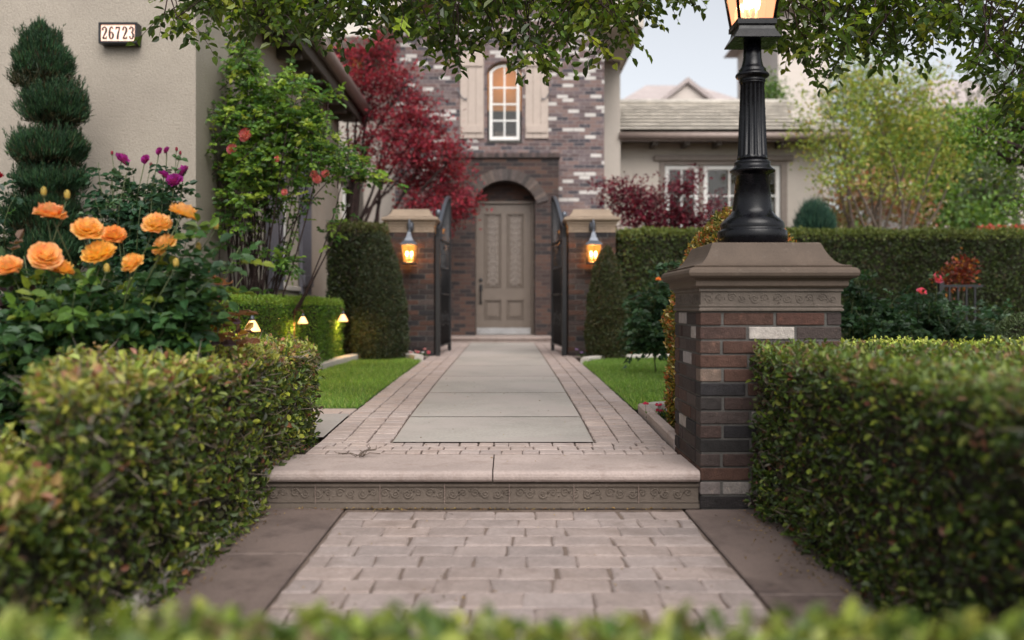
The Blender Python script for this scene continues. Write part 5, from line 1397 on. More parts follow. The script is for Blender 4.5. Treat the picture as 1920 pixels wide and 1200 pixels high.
# ------------------------------------------------------------------ flowers
def rose_bloom(C, r, axis, cin, cout, rng, petals=26, name="bloom", parent=None, flat=0.75):
    """full double rose: wavy petals curving up from the calyx to a domed top"""
    axis = Vector(axis).normalized(); u = axis.orthogonal().normalized(); w = axis.cross(u); mb = MB(); C = Vector(C)
    ga = 2.39996
    for k in range(petals):
        f = (k+1)/petals; a = k*ga+rng.uniform(-.25, .25)
        dirr = u*math.cos(a)+w*math.sin(a); side = axis.cross(dirr)
        th = math.radians(12+92*f**0.85)+rng.uniform(-.12, .12); R = r*rng.uniform(0.9, 1.08)*(0.86+0.14*f)
        tip = (R*math.sin(th), R*math.cos(th)*flat)
        Wp = r*(0.30+0.34*f)*rng.uniform(0.85, 1.15)
        base = (0.06*r*f, -0.22*r); ctl = (tip[0]*0.75+0.34*r*f, (base[1]*0.6+tip[1]*0.4)-0.06*r)
        V = []; nu, nv = 4, 4; ph = rng.uniform(0, 6)
        for j in range(nv+1):
            v = j/nv; o_ = (1-v)**2*base[0]+2*v*(1-v)*ctl[0]+v*v*tip[0]; h_ = (1-v)**2*base[1]+2*v*(1-v)*ctl[1]+v*v*tip[1]
            for i in range(nu+1):
                uu = i/nu*2-1
                wid = Wp*math.sin(math.pi*min(1, 0.12+0.56*v**0.8))*uu
                wave = 0.07*r*math.sin(uu*4+ph)*v*v; lip = 0.10*r*f*v**4
                V.append(C+dirr*(o_-uu*uu*0.20*Wp+lip+wave*0.5)+axis*(h_-uu*uu*0.16*Wp*v+wave)+side*wid)
        b0 = len(mb.v); mb.v += [tuple(p) for p in V]
        for j in range(nv):
            for i in range(nu):
                t = min(1, max(0, (j-1.0)/nv*1.1+f*0.1)); c = tuple((cin[q]*(1-t)+cout[q]*t)*rng.uniform(0.9, 1.1) for q in range(3))
                a_ = b0+j*(nu+1)+i; mb.face([a_, a_+1, a_+nu+2, a_+nu+1], 0, c, True)
    for k in range(5):
        a = k*2*math.pi/5; dirr = u*math.cos(a)+w*math.sin(a); side = axis.cross(dirr)
        mb.add([C-axis*r*0.22, C+dirr*r*0.22-side*r*0.08-axis*r*0.26, C+dirr*r*0.5-axis*r*0.42, C+dirr*r*0.22+side*r*0.08-axis*r*0.26], [(0, 1, 2, 3)], 1)
    mb.ball(tuple(C-axis*r*0.28), r*0.15, 1)
    return mb.build(name, [M['petal'], M['stem']], parent)
def cane(mb, a, b_, r0, r1, rng, n=5, bow=0.08, m=0):
    a = Vector(a); b_ = Vector(b_); o_ = Vector((rng.uniform(-1, 1), rng.uniform(-1, 1), 0))*bow*(b_-a).length; pts = []
    for i in range(n+1):
        t = i/n; pts.append(a.lerp(b_, t)+o_*math.sin(math.pi*t))
    mb.tube(pts, [r0+(r1-r0)*i/n for i in range(n+1)], 6, m); return pts
def rose_sprays(lv, pts, rng, nrng, L, W, pal, per=3, spread=0.05, t0=0.15):
    """pinnate rose leaves along a cane"""
    n = len(pts)
    for i in range(per*(n-1)):
        f = (t0+(1-t0)*rng.random())*(n-1); k = min(n-2, int(f)); p = pts[k].lerp(pts[k+1], f-k)
        d = Vector((rng.gauss(0, 1), rng.gauss(0, 1), rng.gauss(0.15, 0.65))).normalized(); s_ = Vector((-d.y, d.x, 0)).normalized()
        nl = 5; ps, ds, ns = [], [], []
        ln = L*rng.uniform(1.6, 2.4)
        for j in range(nl):
            t = (0.35+0.65*(j//2)/2.0) if j < 4 else 1.0
            base = p+d*ln*t-Vector((0, 0, ln*t*t*0.15)); dd = (d if j == 4 else (d*0.5+s_*(1 if j % 2 else -1)*0.9)).normalized()
            ps.append(base); ds.append(dd-Vector((0, 0, 0.15))); ns.append(Vector((rng.gauss(0, .7), rng.gauss(0, .6)-0.45, 0.7)))
        c = pick(pal, 1, nrng, 0.2)
        lv.add(np.array(ps), np.array(ds), np.array(ns), L*rng.uniform(0.75, 1.2), W*rng.uniform(0.8, 1.15), np.repeat(c, nl, 0))
RL = [(4, (0.043, 0.098, 0.030)), (3, (0.025, 0.064, 0.024)), (1.2, (0.102, 0.178, 0.030)), (0.7, (0.187, 0.238, 0.034))]
def rose_bush(name, label, base, targets, r_px, seed, pal, cin, cout, L=0.045, W=0.030, extra_canes=20, cloud=None, petals=26, stemr=0.006, axis_up=0.8, group=None, per=5, buds=(), budc=(0.5, 0.35, 0.08)):
    """targets: list of (px, py, D, radius_m)"""
    o = empty(name, base, label, "rose bush", group); rg = random.Random(seed); nr = np.random.default_rng(seed); mb = MB(); lv = Leaves()
    for (px, py, D, r) in targets:
        q = P(px, py, D); ax = Vector((rg.uniform(-.6, .6), rg.uniform(-0.9, 0.15), axis_up)).normalized()
        q0 = q-ax*r*0.1
        a = Vector(base)+Vector((rg.uniform(-.12, .12), rg.uniform(-.1, .1), 0))
        pts = cane(mb, a, q0, stemr, stemr*0.45, rg, 7, 0.10)
        rose_sprays(lv, pts[:-2] if len(targets) > 9 else pts, rg, nr, L, W, pal, per, t0=0.3)
        rose_bloom(q, r*0.92, ax, cin(rg) if callable(cin) else cin, cout(rg) if callable(cout) else cout, rg, petals, parent=o)
    if cloud:
        for (px, py, D, rx, ry, n, dd) in cloud:
            for _ in range(n):
                t = (Vector((rg.gauss(0, .5), rg.gauss(0, .5), rg.gauss(0, .5))))
                q = P(px, py, D)+Vector((t.x*rx*D/FPX, t.y*dd, t.z*ry*D/FPX))
                a = Vector(base)+Vector((rg.uniform(-.25, .25), rg.uniform(-.15, .15), 0))
                a = a.lerp(q, rg.uniform(0.35, 0.8))
                pts = cane(mb, a, q, stemr*0.6, stemr*0.3, rg, 4, 0.08)
                rose_sprays(lv, pts, rg, nr, L, W, pal, per, t0=0.1)
    for (px, py, D) in buds:
        q = P(px, py, D); pts = cane(mb, Vector(base)+Vector((rg.uniform(-.1, .1), 0, 0)), q, stemr*0.6, stemr*0.3, rg, 7, 0.08)
        b_ = MB(); b_.ball((q.x, q.y, q.z+0.014), 0.011, 0, budc, sc=(1, 1, 1.7)); b_.ball((q.x, q.y, q.z), 0.008, 1)
        for k in range(4):
            a = k*1.57; d = Vector((math.cos(a)*0.4, math.sin(a)*0.4, 1)).normalized(); leaf_lump(b_, q, d, Vector((-math.sin(a), math.cos(a), 0)), 0.034, 0.009, 0.001, 1)
        b_.build("bud", [M['petal'], M['stem']], o)
    mb.build("canes", M['stem'], o); lv.build("leaves", M['leaf'], o)
    return o
OR = lambda g_: g_.choice([(0.86, 0.42, 0.07), (0.82, 0.33, 0.05), (0.88, 0.50, 0.14), (0.85, 0.52, 0.08)])
OO = lambda g_: g_.choice([(0.82, 0.40, 0.22), (0.82, 0.46, 0.31), (0.84, 0.50, 0.17), (0.76, 0.28, 0.12), (0.84, 0.48, 0.30)])
D3 = 3.45
orange = [(95, 398, D3, 0.062), (165, 428, D3, 0.060), (212, 440, 3.6, 0.052), (185, 473, D3, 0.064), (85, 478, D3-0.1, 0.060), (112, 502, 3.4, 0.055), (15, 497, 3.4, 0.052), (294, 418, 3.5, 0.058), (345, 398, 3.5, 0.060), (308, 458, 3.5, 0.055), (247, 492, 3.4, 0.048)]
rose_bush("rose_bush", "large rose bush with orange blooms behind the nearest left hedge", (-1.75, 3.75, 0.1), orange, 0, 5, RL, OR, OO, L=0.052, W=0.036,
          cloud=[(70, 610, 3.5, 130, 55, 50, 0.25), (240, 605, 3.6, 130, 55, 48, 0.25), (150, 530, 3.6, 160, 24, 14, 0.2), (340, 540, 3.6, 60, 50, 14, 0.15), (100, 690, 3.7, 140, 80, 40, 0.25), (230, 650, 3.9, 100, 40, 24, 0.2), (390, 480, 3.5, 40, 40, 5, 0.1)], petals=30, stemr=0.0055, per=5, buds=[(82, 366, 3.45), (126, 372, 3.45), (372, 470, 3.5), (330, 500, 3.4), (200, 510, 3.4), (405, 430, 3.6)])
# bronze young shoots in the same bed
rg = random.Random(31); nr = np.random.default_rng(31); lv = Leaves(); mb = MB(); bz = empty("bronze_shrub", (-1.35, 3.9, 0.15), "sprig of bronze and purple leaves beside the orange roses", "shrub")
for (px, py, D) in ((455, 520, 4.0), (430, 560, 3.9), (410, 605, 3.8), (440, 620, 3.9), (470, 600, 4.0), (400, 540, 3.8), (425, 640, 3.9), (380, 600, 3.8)):
    pts = cane(mb, (-1.35, 3.9, 0.15), P(px, py, D), 0.005, 0.002, rg, 6, 0.12)
    rose_sprays(lv, pts[3:], rg, nr, 0.06, 0.032, [(3, (0.10, 0.035, 0.03)), (2, (0.16, 0.07, 0.03)), (1, (0.35, 0.17, 0.03)), (1, (0.06, 0.035, 0.045))], 2)
mb.build("canes", M['stem'], bz); lv.build("leaves", M['leaf'], bz)
rg = random.Random(32); nr = np.random.default_rng(32); lv = Leaves(); mb = MB(); bz = empty("bronze_shrub", (-2.1, 3.7, 0.1), "dark purple-leaved shoots at the left edge under the orange roses", "shrub")
for (px, py, D) in ((25, 470, 3.6), (45, 480, 3.6), (20, 520, 3.6), (75, 545, 3.5), (50, 560, 3.5), (10, 590, 3.5)):
    pts = cane(mb, (-2.1, 3.7, 0.1), P(px, py, D), 0.005, 0.002, rg, 6, 0.12)
    rose_sprays(lv, pts[2:], rg, nr, 0.055, 0.034, [(3, (0.05, 0.022, 0.03)), (2, (0.07, 0.03, 0.03)), (1, (0.10, 0.05, 0.03))], 3)
mb.build("canes", M['stem'], bz); lv.build("leaves", M['leaf'], bz)

PU = [(3, (0.04, 0.10, 0.05)), (3, (0.03, 0.07, 0.04)), (1, (0.07, 0.14, 0.06))]
rose_bush("rose_bush", "rose bush with purple and crimson blooms against the stucco wall", (PX(235, 7.3), 7.3, 0.2),
          [(230, 298, 7.3, 0.068), (308, 328, 7.2, 0.056), (326, 337, 7.15, 0.070), (343, 322, 7.25, 0.068), (272, 298, 7.3, 0.042), (298, 283, 7.3, 0.034), (312, 281, 7.3, 0.034)], 0, 6, PU,
          lambda g_: g_.choice([(0.32, 0.02, 0.22), (0.36, 0.03, 0.28)]), lambda g_: g_.choice([(0.44, 0.05, 0.34), (0.36, 0.03, 0.26)]), L=0.060, W=0.042,
          cloud=[(235, 380, 7.3, 90, 60, 30, 0.15), (285, 370, 7.3, 70, 45, 20, 0.15), (250, 440, 7.3, 70, 40, 18, 0.15), (210, 330, 7.3, 40, 40, 6, 0.1), (330, 375, 7.3, 40, 20, 5, 0.1)], petals=22, per=2, stemr=0.009, axis_up=0.35, buds=[(331, 283, 7.3), (338, 290, 7.3), (210, 290, 7.3), (283, 312, 7.3)], budc=(0.3, 0.03, 0.06))
rose_bush("rose_bush", "dark rose bush with one crimson bloom at the left edge", (PX(-60, 7.3), 7.3, 0.2), [(-6, 330, 7.3, 0.055), (-60, 300, 7.3, 0.05)], 0, 16, PU, (0.3, 0.0, 0.03), (0.4, 0.01, 0.04), L=0.062, W=0.045,
          cloud=[(0, 400, 7.2, 60, 60, 16, 0.15), (-60, 420, 7.2, 60, 70, 14, 0.2)], petals=22, per=2, stemr=0.009)
# climbing rose against the side wall
rg = random.Random(51); nr = np.random.default_rng(51); lv = Leaves(); mb = MB()
cr = empty("climbing_rose", (PX(465, 8.6), 8.6, 0.2), "tall climbing rose with tangled stems and a few pink blooms on the wing wall", "climbing rose")
CRL = [(4, (0.10, 0.20, 0.035)), (3, (0.05, 0.11, 0.027)), (3, (0.19, 0.31, 0.045)), (1.2, (0.33, 0.42, 0.06))]
areas = [(470, 115, 34, 32, 14), (500, 165, 60, 44, 34), (465, 215, 44, 50, 30), (550, 215, 66, 46, 42), (500, 285, 80, 52, 62), (590, 275, 50, 40, 26), (440, 320, 40, 44, 26), (490, 345, 50, 36, 22), (640, 285, 50, 26, 16), (690, 310, 26, 12, 6), (605, 190, 44, 34, 12), (455, 105, 30, 35, 8), (540, 480, 26, 20, 6), (428, 380, 16, 26, 4), (420, 235, 26, 36, 8), (548, 140, 50, 26, 8)]
roots = [(PX(x, 8.7), 8.7+rg.uniform(-.2, .3), 0.2) for x in (448, 456, 462, 468, 472, 476, 482, 488)]
for (px, py, rx, ry, n) in areas:
    for k in range(n):
        D = 8.6+rg.gauss(0, 0.28); q = P(px-4+rg.gauss(0, 0.44)*rx, py+rg.gauss(0, 0.5)*ry, D)
        if k < max(2, n//9):
            pts = cane(mb, rg.choice(roots), q, 0.011, 0.003, rg, 9, 0.10)
            rose_sprays(lv, pts[5:], rg, nr, 0.052, 0.036, CRL, 2)
        a = q-Vector((rg.gauss(0, .12), rg.gauss(0, .08), rg.uniform(0.05, 0.3)))
        pts = cane(mb, a, q, 0.004, 0.002, rg, 3, 0.1); rose_sprays(lv, pts, rg, nr, 0.052, 0.036, CRL, 2)
for k in range(15):
    a = Vector(rg.choice(roots)); pts = cane(mb, a, P(rg.uniform(425, 520), rg.uniform(280, 420), 8.7+rg.gauss(0, .15)), 0.011, 0.005, rg, 10, 0.07)
mb.build("stems", M['bark_dark'], cr); lv.build("leaves", M['leaf'], cr)
for (px, py, r) in ((459, 252, 0.060), (434, 279, 0.046), (520, 297, 0.03), (588, 326, 0.035), (610, 325, 0.035), (594, 335, 0.04), (533, 360, 0.03)):
    rose_bloom(P(px, py, 8.15), r, (rg.uniform(-.3, .3), -0.9, 0.3), (0.82, 0.40, 0.32), (0.66, 0.06, 0.20), rg, 22, parent=cr)

# bushes with pink and orange roses right of the walk
RB = [(3, (0.036, 0.080, 0.036)), (2, (0.024, 0.052, 0.024)), (1, (0.064, 0.120, 0.056))]
rose_bush("rose_bush", "dark rose bush with one orange bud beside the lamp pillar", (PX(1215, 9.0), 9.0, 0.24), [(1235, 523, 8.6, 0.03)], 0, 61, RB, (0.9, 0.35, 0.08), (0.9, 0.30, 0.10), L=0.06, W=0.045,
          cloud=[(1225, 570, 8.8, 50, 40, 26, 0.2), (1250, 600, 8.8, 40, 40, 14, 0.2), (1262, 500, 9, 20, 30, 6, 0.1), (1200, 590, 8.8, 30, 30, 8, 0.2)], petals=16, per=2, stemr=0.008)
rose_bush("rose_bush", "rose bush with two pink blooms in front of the right tall hedge", (PX(1740, 8.6), 8.6, 0.24), [(1758, 522, 8.5, 0.055), (1729, 546, 8.5, 0.048)], 0, 62, RB, (0.85, 0.25, 0.35), (0.80, 0.08, 0.22), L=0.055, W=0.04,
          cloud=[(1750, 600, 8.6, 80, 40, 34, 0.3), (1700, 590, 8.7, 60, 40, 20, 0.3), (1840, 610, 8.6, 60, 40, 22, 0.3), (1760, 560, 8.6, 20, 30, 5, 0.1)], petals=22, per=2, stemr=0.008)
rose_bush("rose_bush", "dark leafy rose bush without flowers just right of the lamp pillar", (PX(1630, 8.0), 8.0, 0.24), [], 0, 63, RB, (0.85, 0.25, 0.35), (0.80, 0.08, 0.22), L=0.055, W=0.04,
          cloud=[(1630, 590, 8, 60, 50, 36, 0.3), (1610, 520, 8, 20, 30, 8, 0.1), (1670, 600, 8, 50, 40, 20, 0.3)], petals=22, per=2, stemr=0.008)
# low flowers at the bed edges
def posy(label, x, y, z, n, r, cols, seed, L=0.03):
    o = empty("flower_clump", (x, y, z), label, "flowers"); rg = random.Random(seed); nr = np.random.default_rng(seed); lv = Leaves(); mb = MB()
    k = 160; a = nr.uniform(0, 2*math.pi, k); rr_ = nr.uniform(0, r, k); p = np.column_stack([x+rr_*np.cos(a), y+rr_*np.sin(a)*0.7, z+nr.uniform(0, 0.05, k)])
    lv.add(p, unit(nr.normal(0, .6, (k, 3))+[0, 0, 0.9]), rand_dir(k, nr), L*nr.uniform(.6, 1.3, k), L*0.45, pick(RL, k, nr), kite=True)
    lv.build("leaves", M['leaf'], o)
    for i in range(n):
        q = Vector((x+rg.uniform(-r, r), y+rg.uniform(-r, r)*0.7, z+rg.uniform(0.05, 0.11))); c = rg.choice(cols); mb = MB(); b0 = rg.uniform(0, 6)
        for j in range(5):
            t = b0+j*2*math.pi/5; d = Vector((math.cos(t), math.sin(t)*0.6-0.3, 0.35)).normalized(); s_ = d.cross(Vector((0, -0.5, 0.8))).normalized(); R = 0.021
            mb.add([q, q+d*R*0.6+s_*R*0.5, q+d*R*1.15, q+d*R*0.6-s_*R*0.5], [(0, 1, 2, 3)], 0, c)
        mb.tube([q, (q.x, q.y, z)], 0.0015, 4, 1)
        mb.build("blossom", [M['petal'], M['stem']], o)
posy("pink and white low flowers at the foot of the left gate pillar", PX(778, 11.55), 11.62, 0.26, 16, 0.17, [(0.7, 0.12, 0.16), (0.75, 0.3, 0.3), (0.8, 0.75, 0.8)], 71)
posy("pale low flowers in front of the left clipped cone", PX(735, 11.6), 11.5, 0.26, 12, 0.2, [(0.7, 0.7, 0.68), (0.6, 0.1, 0.12)], 72)
posy("small red flowers at the foot of the dark left hedge block", PX(690, 11.5), 11.45, 0.26, 5, 0.2, [(0.55, 0.05, 0.08)], 73)
posy("mauve and red low flowers at the foot of the right gate pillar", PX(1108, 11.5), 11.62, 0.26, 10, 0.16, [(0.5, 0.3, 0.7), (0.6, 0.08, 0.06), (0.7, 0.7, 0.8)], 74)
posy("crimson flowers and leaves in the small bed beside the lamp pillar", PX(1243, 5.75), 5.75, 0.2, 9, 0.10, [(0.55, 0.02, 0.08), (0.35, 0.02, 0.06)], 75)
posy("tiny red flowers below the long right hedge", PX(1195, 11.7), 11.75, 0.26, 5, 0.15, [(0.6, 0.08, 0.05)], 76)

# ------------------------------------------------------------------ path lights
def path_light(px, py, D, w_px, label):
    q = P(px, py, D); x, y, z = q; R = w_px/2*D/FPX; h = R*1.55; g0 = zw(y)
    o = empty("path_light", (x, y, g0), label, "path light", "path lights along the box hedge")
    mb = MB(); mb.tube(smooth_line([(x-R*1.9, y+0.05, g0-0.05), (x-R*1.9, y+0.04, z+h*0.55), (x-R*1.4, y+0.02, z+h*1.1), (x-R*0.5, y, z+h*1.25), (x, y, z+h*1.05), (x, y, z+h*0.75)], 5), R*0.11, 6)
    mb.build("stake", M['copper'], o)
    mb = MB(); mb.lathe([(R*0.34, z+h*0.42), (R*0.30, z+h*0.62), (R*0.22, z+h*0.78), (R*0.10, z+h*0.86)], x, y, 16); mb.build("cap", M['grey_iron'], o)
    mb = MB(); mb.lathe([(R*0.97, z-h*0.42), (R*1.0, z-h*0.46), (R*0.98, z-h*0.35), (R*0.62, z+h*0.12), (R*0.33, z+h*0.44)], x, y, 24, caps=False); mb.build("shade", M['shade_glass'], o)
    mb = MB(); mb.ball((x, y, z-h*0.15), R*0.3, sc=(1, 1, 1.2)); mb.build("bulb", M['flame'], o)
    point("path_glow", (x, y, z-h*0.55), 6.0, (1.0, 0.60, 0.16), 0.02, o)
path_light(473, 611, 6.9, 30, "nearest glowing path light with a flared amber shade")
path_light(568, 600, 8.45, 19, "middle glowing path light of the three by the box hedge")
path_light(643, 596, 10.6, 19, "farthest glowing path light at the end of the box hedge")
# ------------------------------------------------------------------ trees
def make_tree(name, label, base, limbs, clusters, L, W, pal, seed, cat="tree", group=None, mat='leaf', bark='bark', r0=0.08, twig=0.5, kite=True, up=0.2, clump=10, clump_r=0.12, fork=0.35, trunk_top=None, shell=0.5):
    """limbs: end points of the main branches; clusters: (centre, radii, leaves)"""
    rng = np.random.default_rng(seed); o = empty(name, base, label, cat, group); mb = MB(); lv = Leaves(); base = np.array(base, float)
    tt = np.array(trunk_top if trunk_top is not None else base+[0, 0, 0.01]); 
    if trunk_top is not None: branch(mb, base-[0, 0, 0.1], tt, r0*1.25, r0, rng, 6, 0.03, seg=10)
    ends = []
    for e in limbs:
        pts = branch(mb, tt, e, r0*0.55, r0*0.14, rng, 8, 0.05, seg=7); ends += pts[3:]
    ends = np.array(ends) if ends else tt[None]
    for (c, r, n) in clusters:
        p = blob(lv, c, r, n, L, W, pal, rng, shell=shell, up=up, kite=kite, clump=clump, clump_r=clump_r)
        k = max(2, int(n*twig/40))
        for i in range(k):
            q = p[rng.integers(len(p))]; a = ends[np.argmin(np.linalg.norm(ends-q, axis=1)+rng.uniform(0, 0.3, len(ends)))]
            branch(mb, a, q, r0*0.10, r0*0.03, rng, 4, 0.08, seg=4)
    mb.build("trunk", M[bark], o); lv.build("crown", M[mat], o)
    return o
def C3(px, py, D): return tuple(P(px, py, D))
def CR(rx, ry, D, dy=None): return (rx*D/FPX, dy if dy else rx*D/FPX, ry*D/FPX)

# red Japanese maple between wing and tower: flat layered tiers over bare dark limbs
MD = 14.9
RM = [(4, (0.21, 0.020, 0.038)), (3, (0.31, 0.030, 0.052)), (2, (0.11, 0.014, 0.026)), (1, (0.42, 0.06, 0.08))]
tiers = [(675, 105, 45, 14, 500), (715, 90, 40, 10, 420), (660, 145, 30, 12, 350), (690, 150, 60, 12, 600), (745, 140, 40, 9, 420), (675, 185, 60, 12, 500), (735, 170, 60, 13, 750), (780, 190, 45, 10, 420), (700, 215, 65, 14, 700),
         (760, 220, 60, 14, 750), (810, 235, 50, 12, 560), (725, 255, 75, 15, 850), (790, 270, 65, 15, 850), (840, 280, 45, 12, 520), (745, 300, 75, 15, 750), (815, 315, 60, 14, 800), (855, 320, 35, 11, 360), (780, 345, 70, 15, 700), (840, 360, 50, 14, 620), (875, 375, 30, 10, 320), (805, 385, 60, 14, 560), (860, 400, 36, 12, 380), (835, 425, 36, 11, 260), (680, 280, 55, 12, 330), (690, 330, 50, 10, 150)]
rg = random.Random(4)
cl = [(C3(x, y, MD+rg.uniform(-0.5, 0.4)), CR(rx*1.0, ry*0.8, MD, 0.5), int(n*0.95)) for x, y, rx, ry, n in tiers]
lm = [C3(x, y, MD+rg.uniform(-.3, .3)) for x, y in ((690, 130), (720, 110), (760, 160), (800, 230), (850, 300), (860, 360), (760, 220), (700, 200), (820, 270), (870, 380), (780, 300), (830, 340), (720, 260), (660, 160), (740, 330), (800, 370))]
make_tree("red_maple", "crimson Japanese maple with layered foliage between the wing and the brick tower", (PX(655, MD), MD, 0.28), lm, cl, 0.075, 0.034, RM, 201, mat='leaf_red', bark='bark_dark', r0=0.075, twig=1.6, up=0.0, clump=8, clump_r=0.09, trunk_top=(PX(652, MD), MD, 1.5), shell=0.7)
MP = [(4, (0.10, 0.010, 0.025)), (3, (0.15, 0.016, 0.035)), (2, (0.06, 0.010, 0.020)), (1, (0.25, 0.03, 0.05))]
PD_ = 13.8
cl = [(C3(x, y, PD_+rg.uniform(-.3, .3)), CR(rx, ry, PD_, 0.35), n) for x, y, rx, ry, n in ((1145, 355, 32, 14, 380), (1165, 385, 35, 20, 500), (1185, 360, 35, 14, 420), (1215, 385, 45, 25, 800), (1200, 415, 50, 18, 600), (1255, 400, 45, 25, 700), (1270, 355, 35, 14, 420), (1298, 335, 18, 10, 160), (1290, 410, 40, 20, 420), (1330, 400, 30, 24, 260), (1240, 430, 60, 15, 500), (1315, 425, 30, 12, 200), (1340, 372, 14, 14, 60))]
make_tree("purple_maple", "dark purple-leaved shrub above the hedge before the right wing window", (PX(1240, PD_), PD_, 0.27), [C3(x, y, PD_) for x, y in ((1150, 370), (1190, 350), (1230, 370), (1275, 350), (1298, 330), (1320, 400), (1260, 390))], cl, 0.072, 0.03, MP, 202, cat="shrub", mat='leaf_red', bark='bark_dark', r0=0.05, twig=1.2, up=0.1, clump=8, clump_r=0.08, trunk_top=(PX(1240, PD_), PD_, 1.2))
# yellow-green multi-stem tree
YD = 17.0
YG = [(4, (0.30, 0.36, 0.065)), (4, (0.20, 0.28, 0.05)), (2, (0.40, 0.38, 0.08)), (0.7, (0.42, 0.28, 0.09))]
cl = []
for x, y, rx, ry, n in ((1600, 160, 55, 40, 260), (1660, 150, 60, 40, 380), (1720, 170, 60, 40, 380), (1570, 220, 60, 40, 260), (1640, 220, 70, 40, 420), (1710, 230, 70, 40, 420), (1770, 240, 50, 40, 280), (1540, 275, 50, 30, 200), (1600, 280, 70, 35, 360), (1680, 290, 80, 35, 400), (1760, 300, 60, 35, 300), (1545, 330, 35, 20, 80), (1590, 340, 50, 25, 150), (1720, 345, 80, 25, 220), (1500, 240, 30, 30, 70), (1800, 280, 35, 40, 160), (1620, 110, 30, 25, 90), (1520, 190, 30, 40, 60)):
    cl.append((C3(x, y, YD+rg.uniform(-.8, .8)), CR(rx, ry, YD, 0.9), int(n*1.9)))
lm = [C3(x, y, YD+rg.uniform(-.5, .5)) for x, y in ((1540, 270), (1590, 200), (1640, 180), (1660, 220), (1700, 190), (1740, 250), (1790, 300), (1620, 260), (1780, 230), (1560, 220))]
for k, (bx, lims, nn) in enumerate(((1645, lm[:5], 0), (1690, lm[5:], 0))): pass
t_ = make_tree("yellow_green_tree", "airy yellow-green tree with several slender grey trunks behind the right hedge", (PX(1660, YD), YD, 0.3), lm, cl, 0.085, 0.045, YG, 203, bark='bark_pale', r0=0.068, twig=0.8, clump=9, clump_r=0.13, trunk_top=(PX(1662, YD), YD, 1.1))
# more bare stems rising from one root
mb = MB(); rng = np.random.default_rng(9)
for (xa, xb, yb) in ((1612, 1585, 290), (1648, 1652, 230), (1690, 1760, 325)):
    branch(mb, C3(xa, 470, YD), C3(xb, yb, YD), 0.042, 0.016, rng, 6, 0.03, seg=8)
mb.build("trunk", M['bark_pale'], t_)
# background planting
BG1 = [(3, (0.11, 0.20, 0.035)), (3, (0.06, 0.13, 0.025)), (1.5, (0.19, 0.29, 0.05))]
OL = [(3, (0.11, 0.14, 0.075)), (2, (0.07, 0.095, 0.05)), (1, (0.17, 0.19, 0.12))]
RD_ = [(2, (0.33, 0.12, 0.07)), (3, (0.20, 0.20, 0.06)), (2, (0.45, 0.25, 0.16)), (1, (0.5, 0.42, 0.32))]
make_tree("red_shrub", "pale red and orange shrub behind the yellow-green tree trunks", (PX(1650, 19.5), 19.5, 0.3), [C3(1600, 370, 19.5), C3(1660, 350, 19.5), C3(1720, 380, 19.5)],
          [(C3(1600, 380, 19.5), CR(50, 50, 19.5), 900), (C3(1650, 360, 19.5), CR(60, 50, 19.5), 1000), (C3(1700, 395, 19.5), CR(60, 35, 19.5), 700), (C3(1560, 410, 19.5), CR(30, 30, 19.5), 260)], 0.10, 0.06, RD_, 204, cat="shrub", r0=0.06, clump=6, clump_r=0.15)
for i, (px, py, D, rx, ry, n, pal, lab) in enumerate((
        (1790, 350, 22, 90, 90, 3600, BG1, "bright green leafy tree above the right tall hedge"),
        (1730, 300, 27, 120, 110, 3600, BG1, "broad mid-green tree directly behind the yellow-green tree"),
        (1870, 370, 19.5, 60, 70, 2600, OL, "grey-green olive tree above the right tall hedge"),
        (1600, 250, 31, 70, 150, 2600, BG1, "tall pale green tree rising beside the pale house block"),
        (1448, 180, 33, 20, 36, 500, BG1, "small pale green treetop just right of the lamp post neck"),
        (1900, 210, 36, 120, 130, 2600, OL, "distant soft grey-green tree at the right edge"),
        (1840, 420, 17, 50, 30, 900, BG1, "low green bush on top of the right hedge line"))):
    b_ = (PX(px, D), D, 0.35+max(0, D-24)*0.012)
    cls = []; r_ = random.Random(300+i)
    for k in range(7):
        a = 2*math.pi*k/7; cls.append((C3(px+rx*0.5*math.cos(a), py+ry*0.5*math.sin(a), D+r_.uniform(-.6, .6)), CR(rx*0.5, ry*0.45, D), n//5))
    make_tree("background_tree", lab, b_, [c[0] for c in cls], cls, 0.16 if D > 20 else 0.10, 0.09 if D > 20 else 0.06, pal, 310+i, group="trees behind the right hedge", bark='bark', r0=0.10, clump=6, clump_r=0.22, trunk_top=(b_[0], b_[1], max(1.0, PZ(py+ry*0.8, D))))
# wooded slope closing the view
lv = Leaves(); rng = np.random.default_rng(91)
for k in range(60):
    x = rng.uniform(-20, 70); D = rng.uniform(60, 90); h = rng.uniform(3.0, 6.5)
    blob(lv, (x, D, 1.5+h*0.6), (4.5, 3.5, h*0.8), 420, 0.7, 0.4, [(2, (0.10, 0.15, 0.05)), (2, (0.07, 0.11, 0.04)), (1, (0.15, 0.19, 0.08))], rng, shell=0.4, clump=6, clump_r=0.7)
tag(lv.build("treeline", M['leaf']), "far green wooded slope behind the houses", "trees", kind='stuff')
mb = MB(); pr = [(-200, 0)]+[(-200+i*20, 6+5*math.sin(i*0.7)+(6 if i > 11 else 0)) for i in range(31)]+[(400, 0)]
mb.prism(pr, 'y', 140, 260); tag(mb.build("hill", M['turf']), kind='structure')

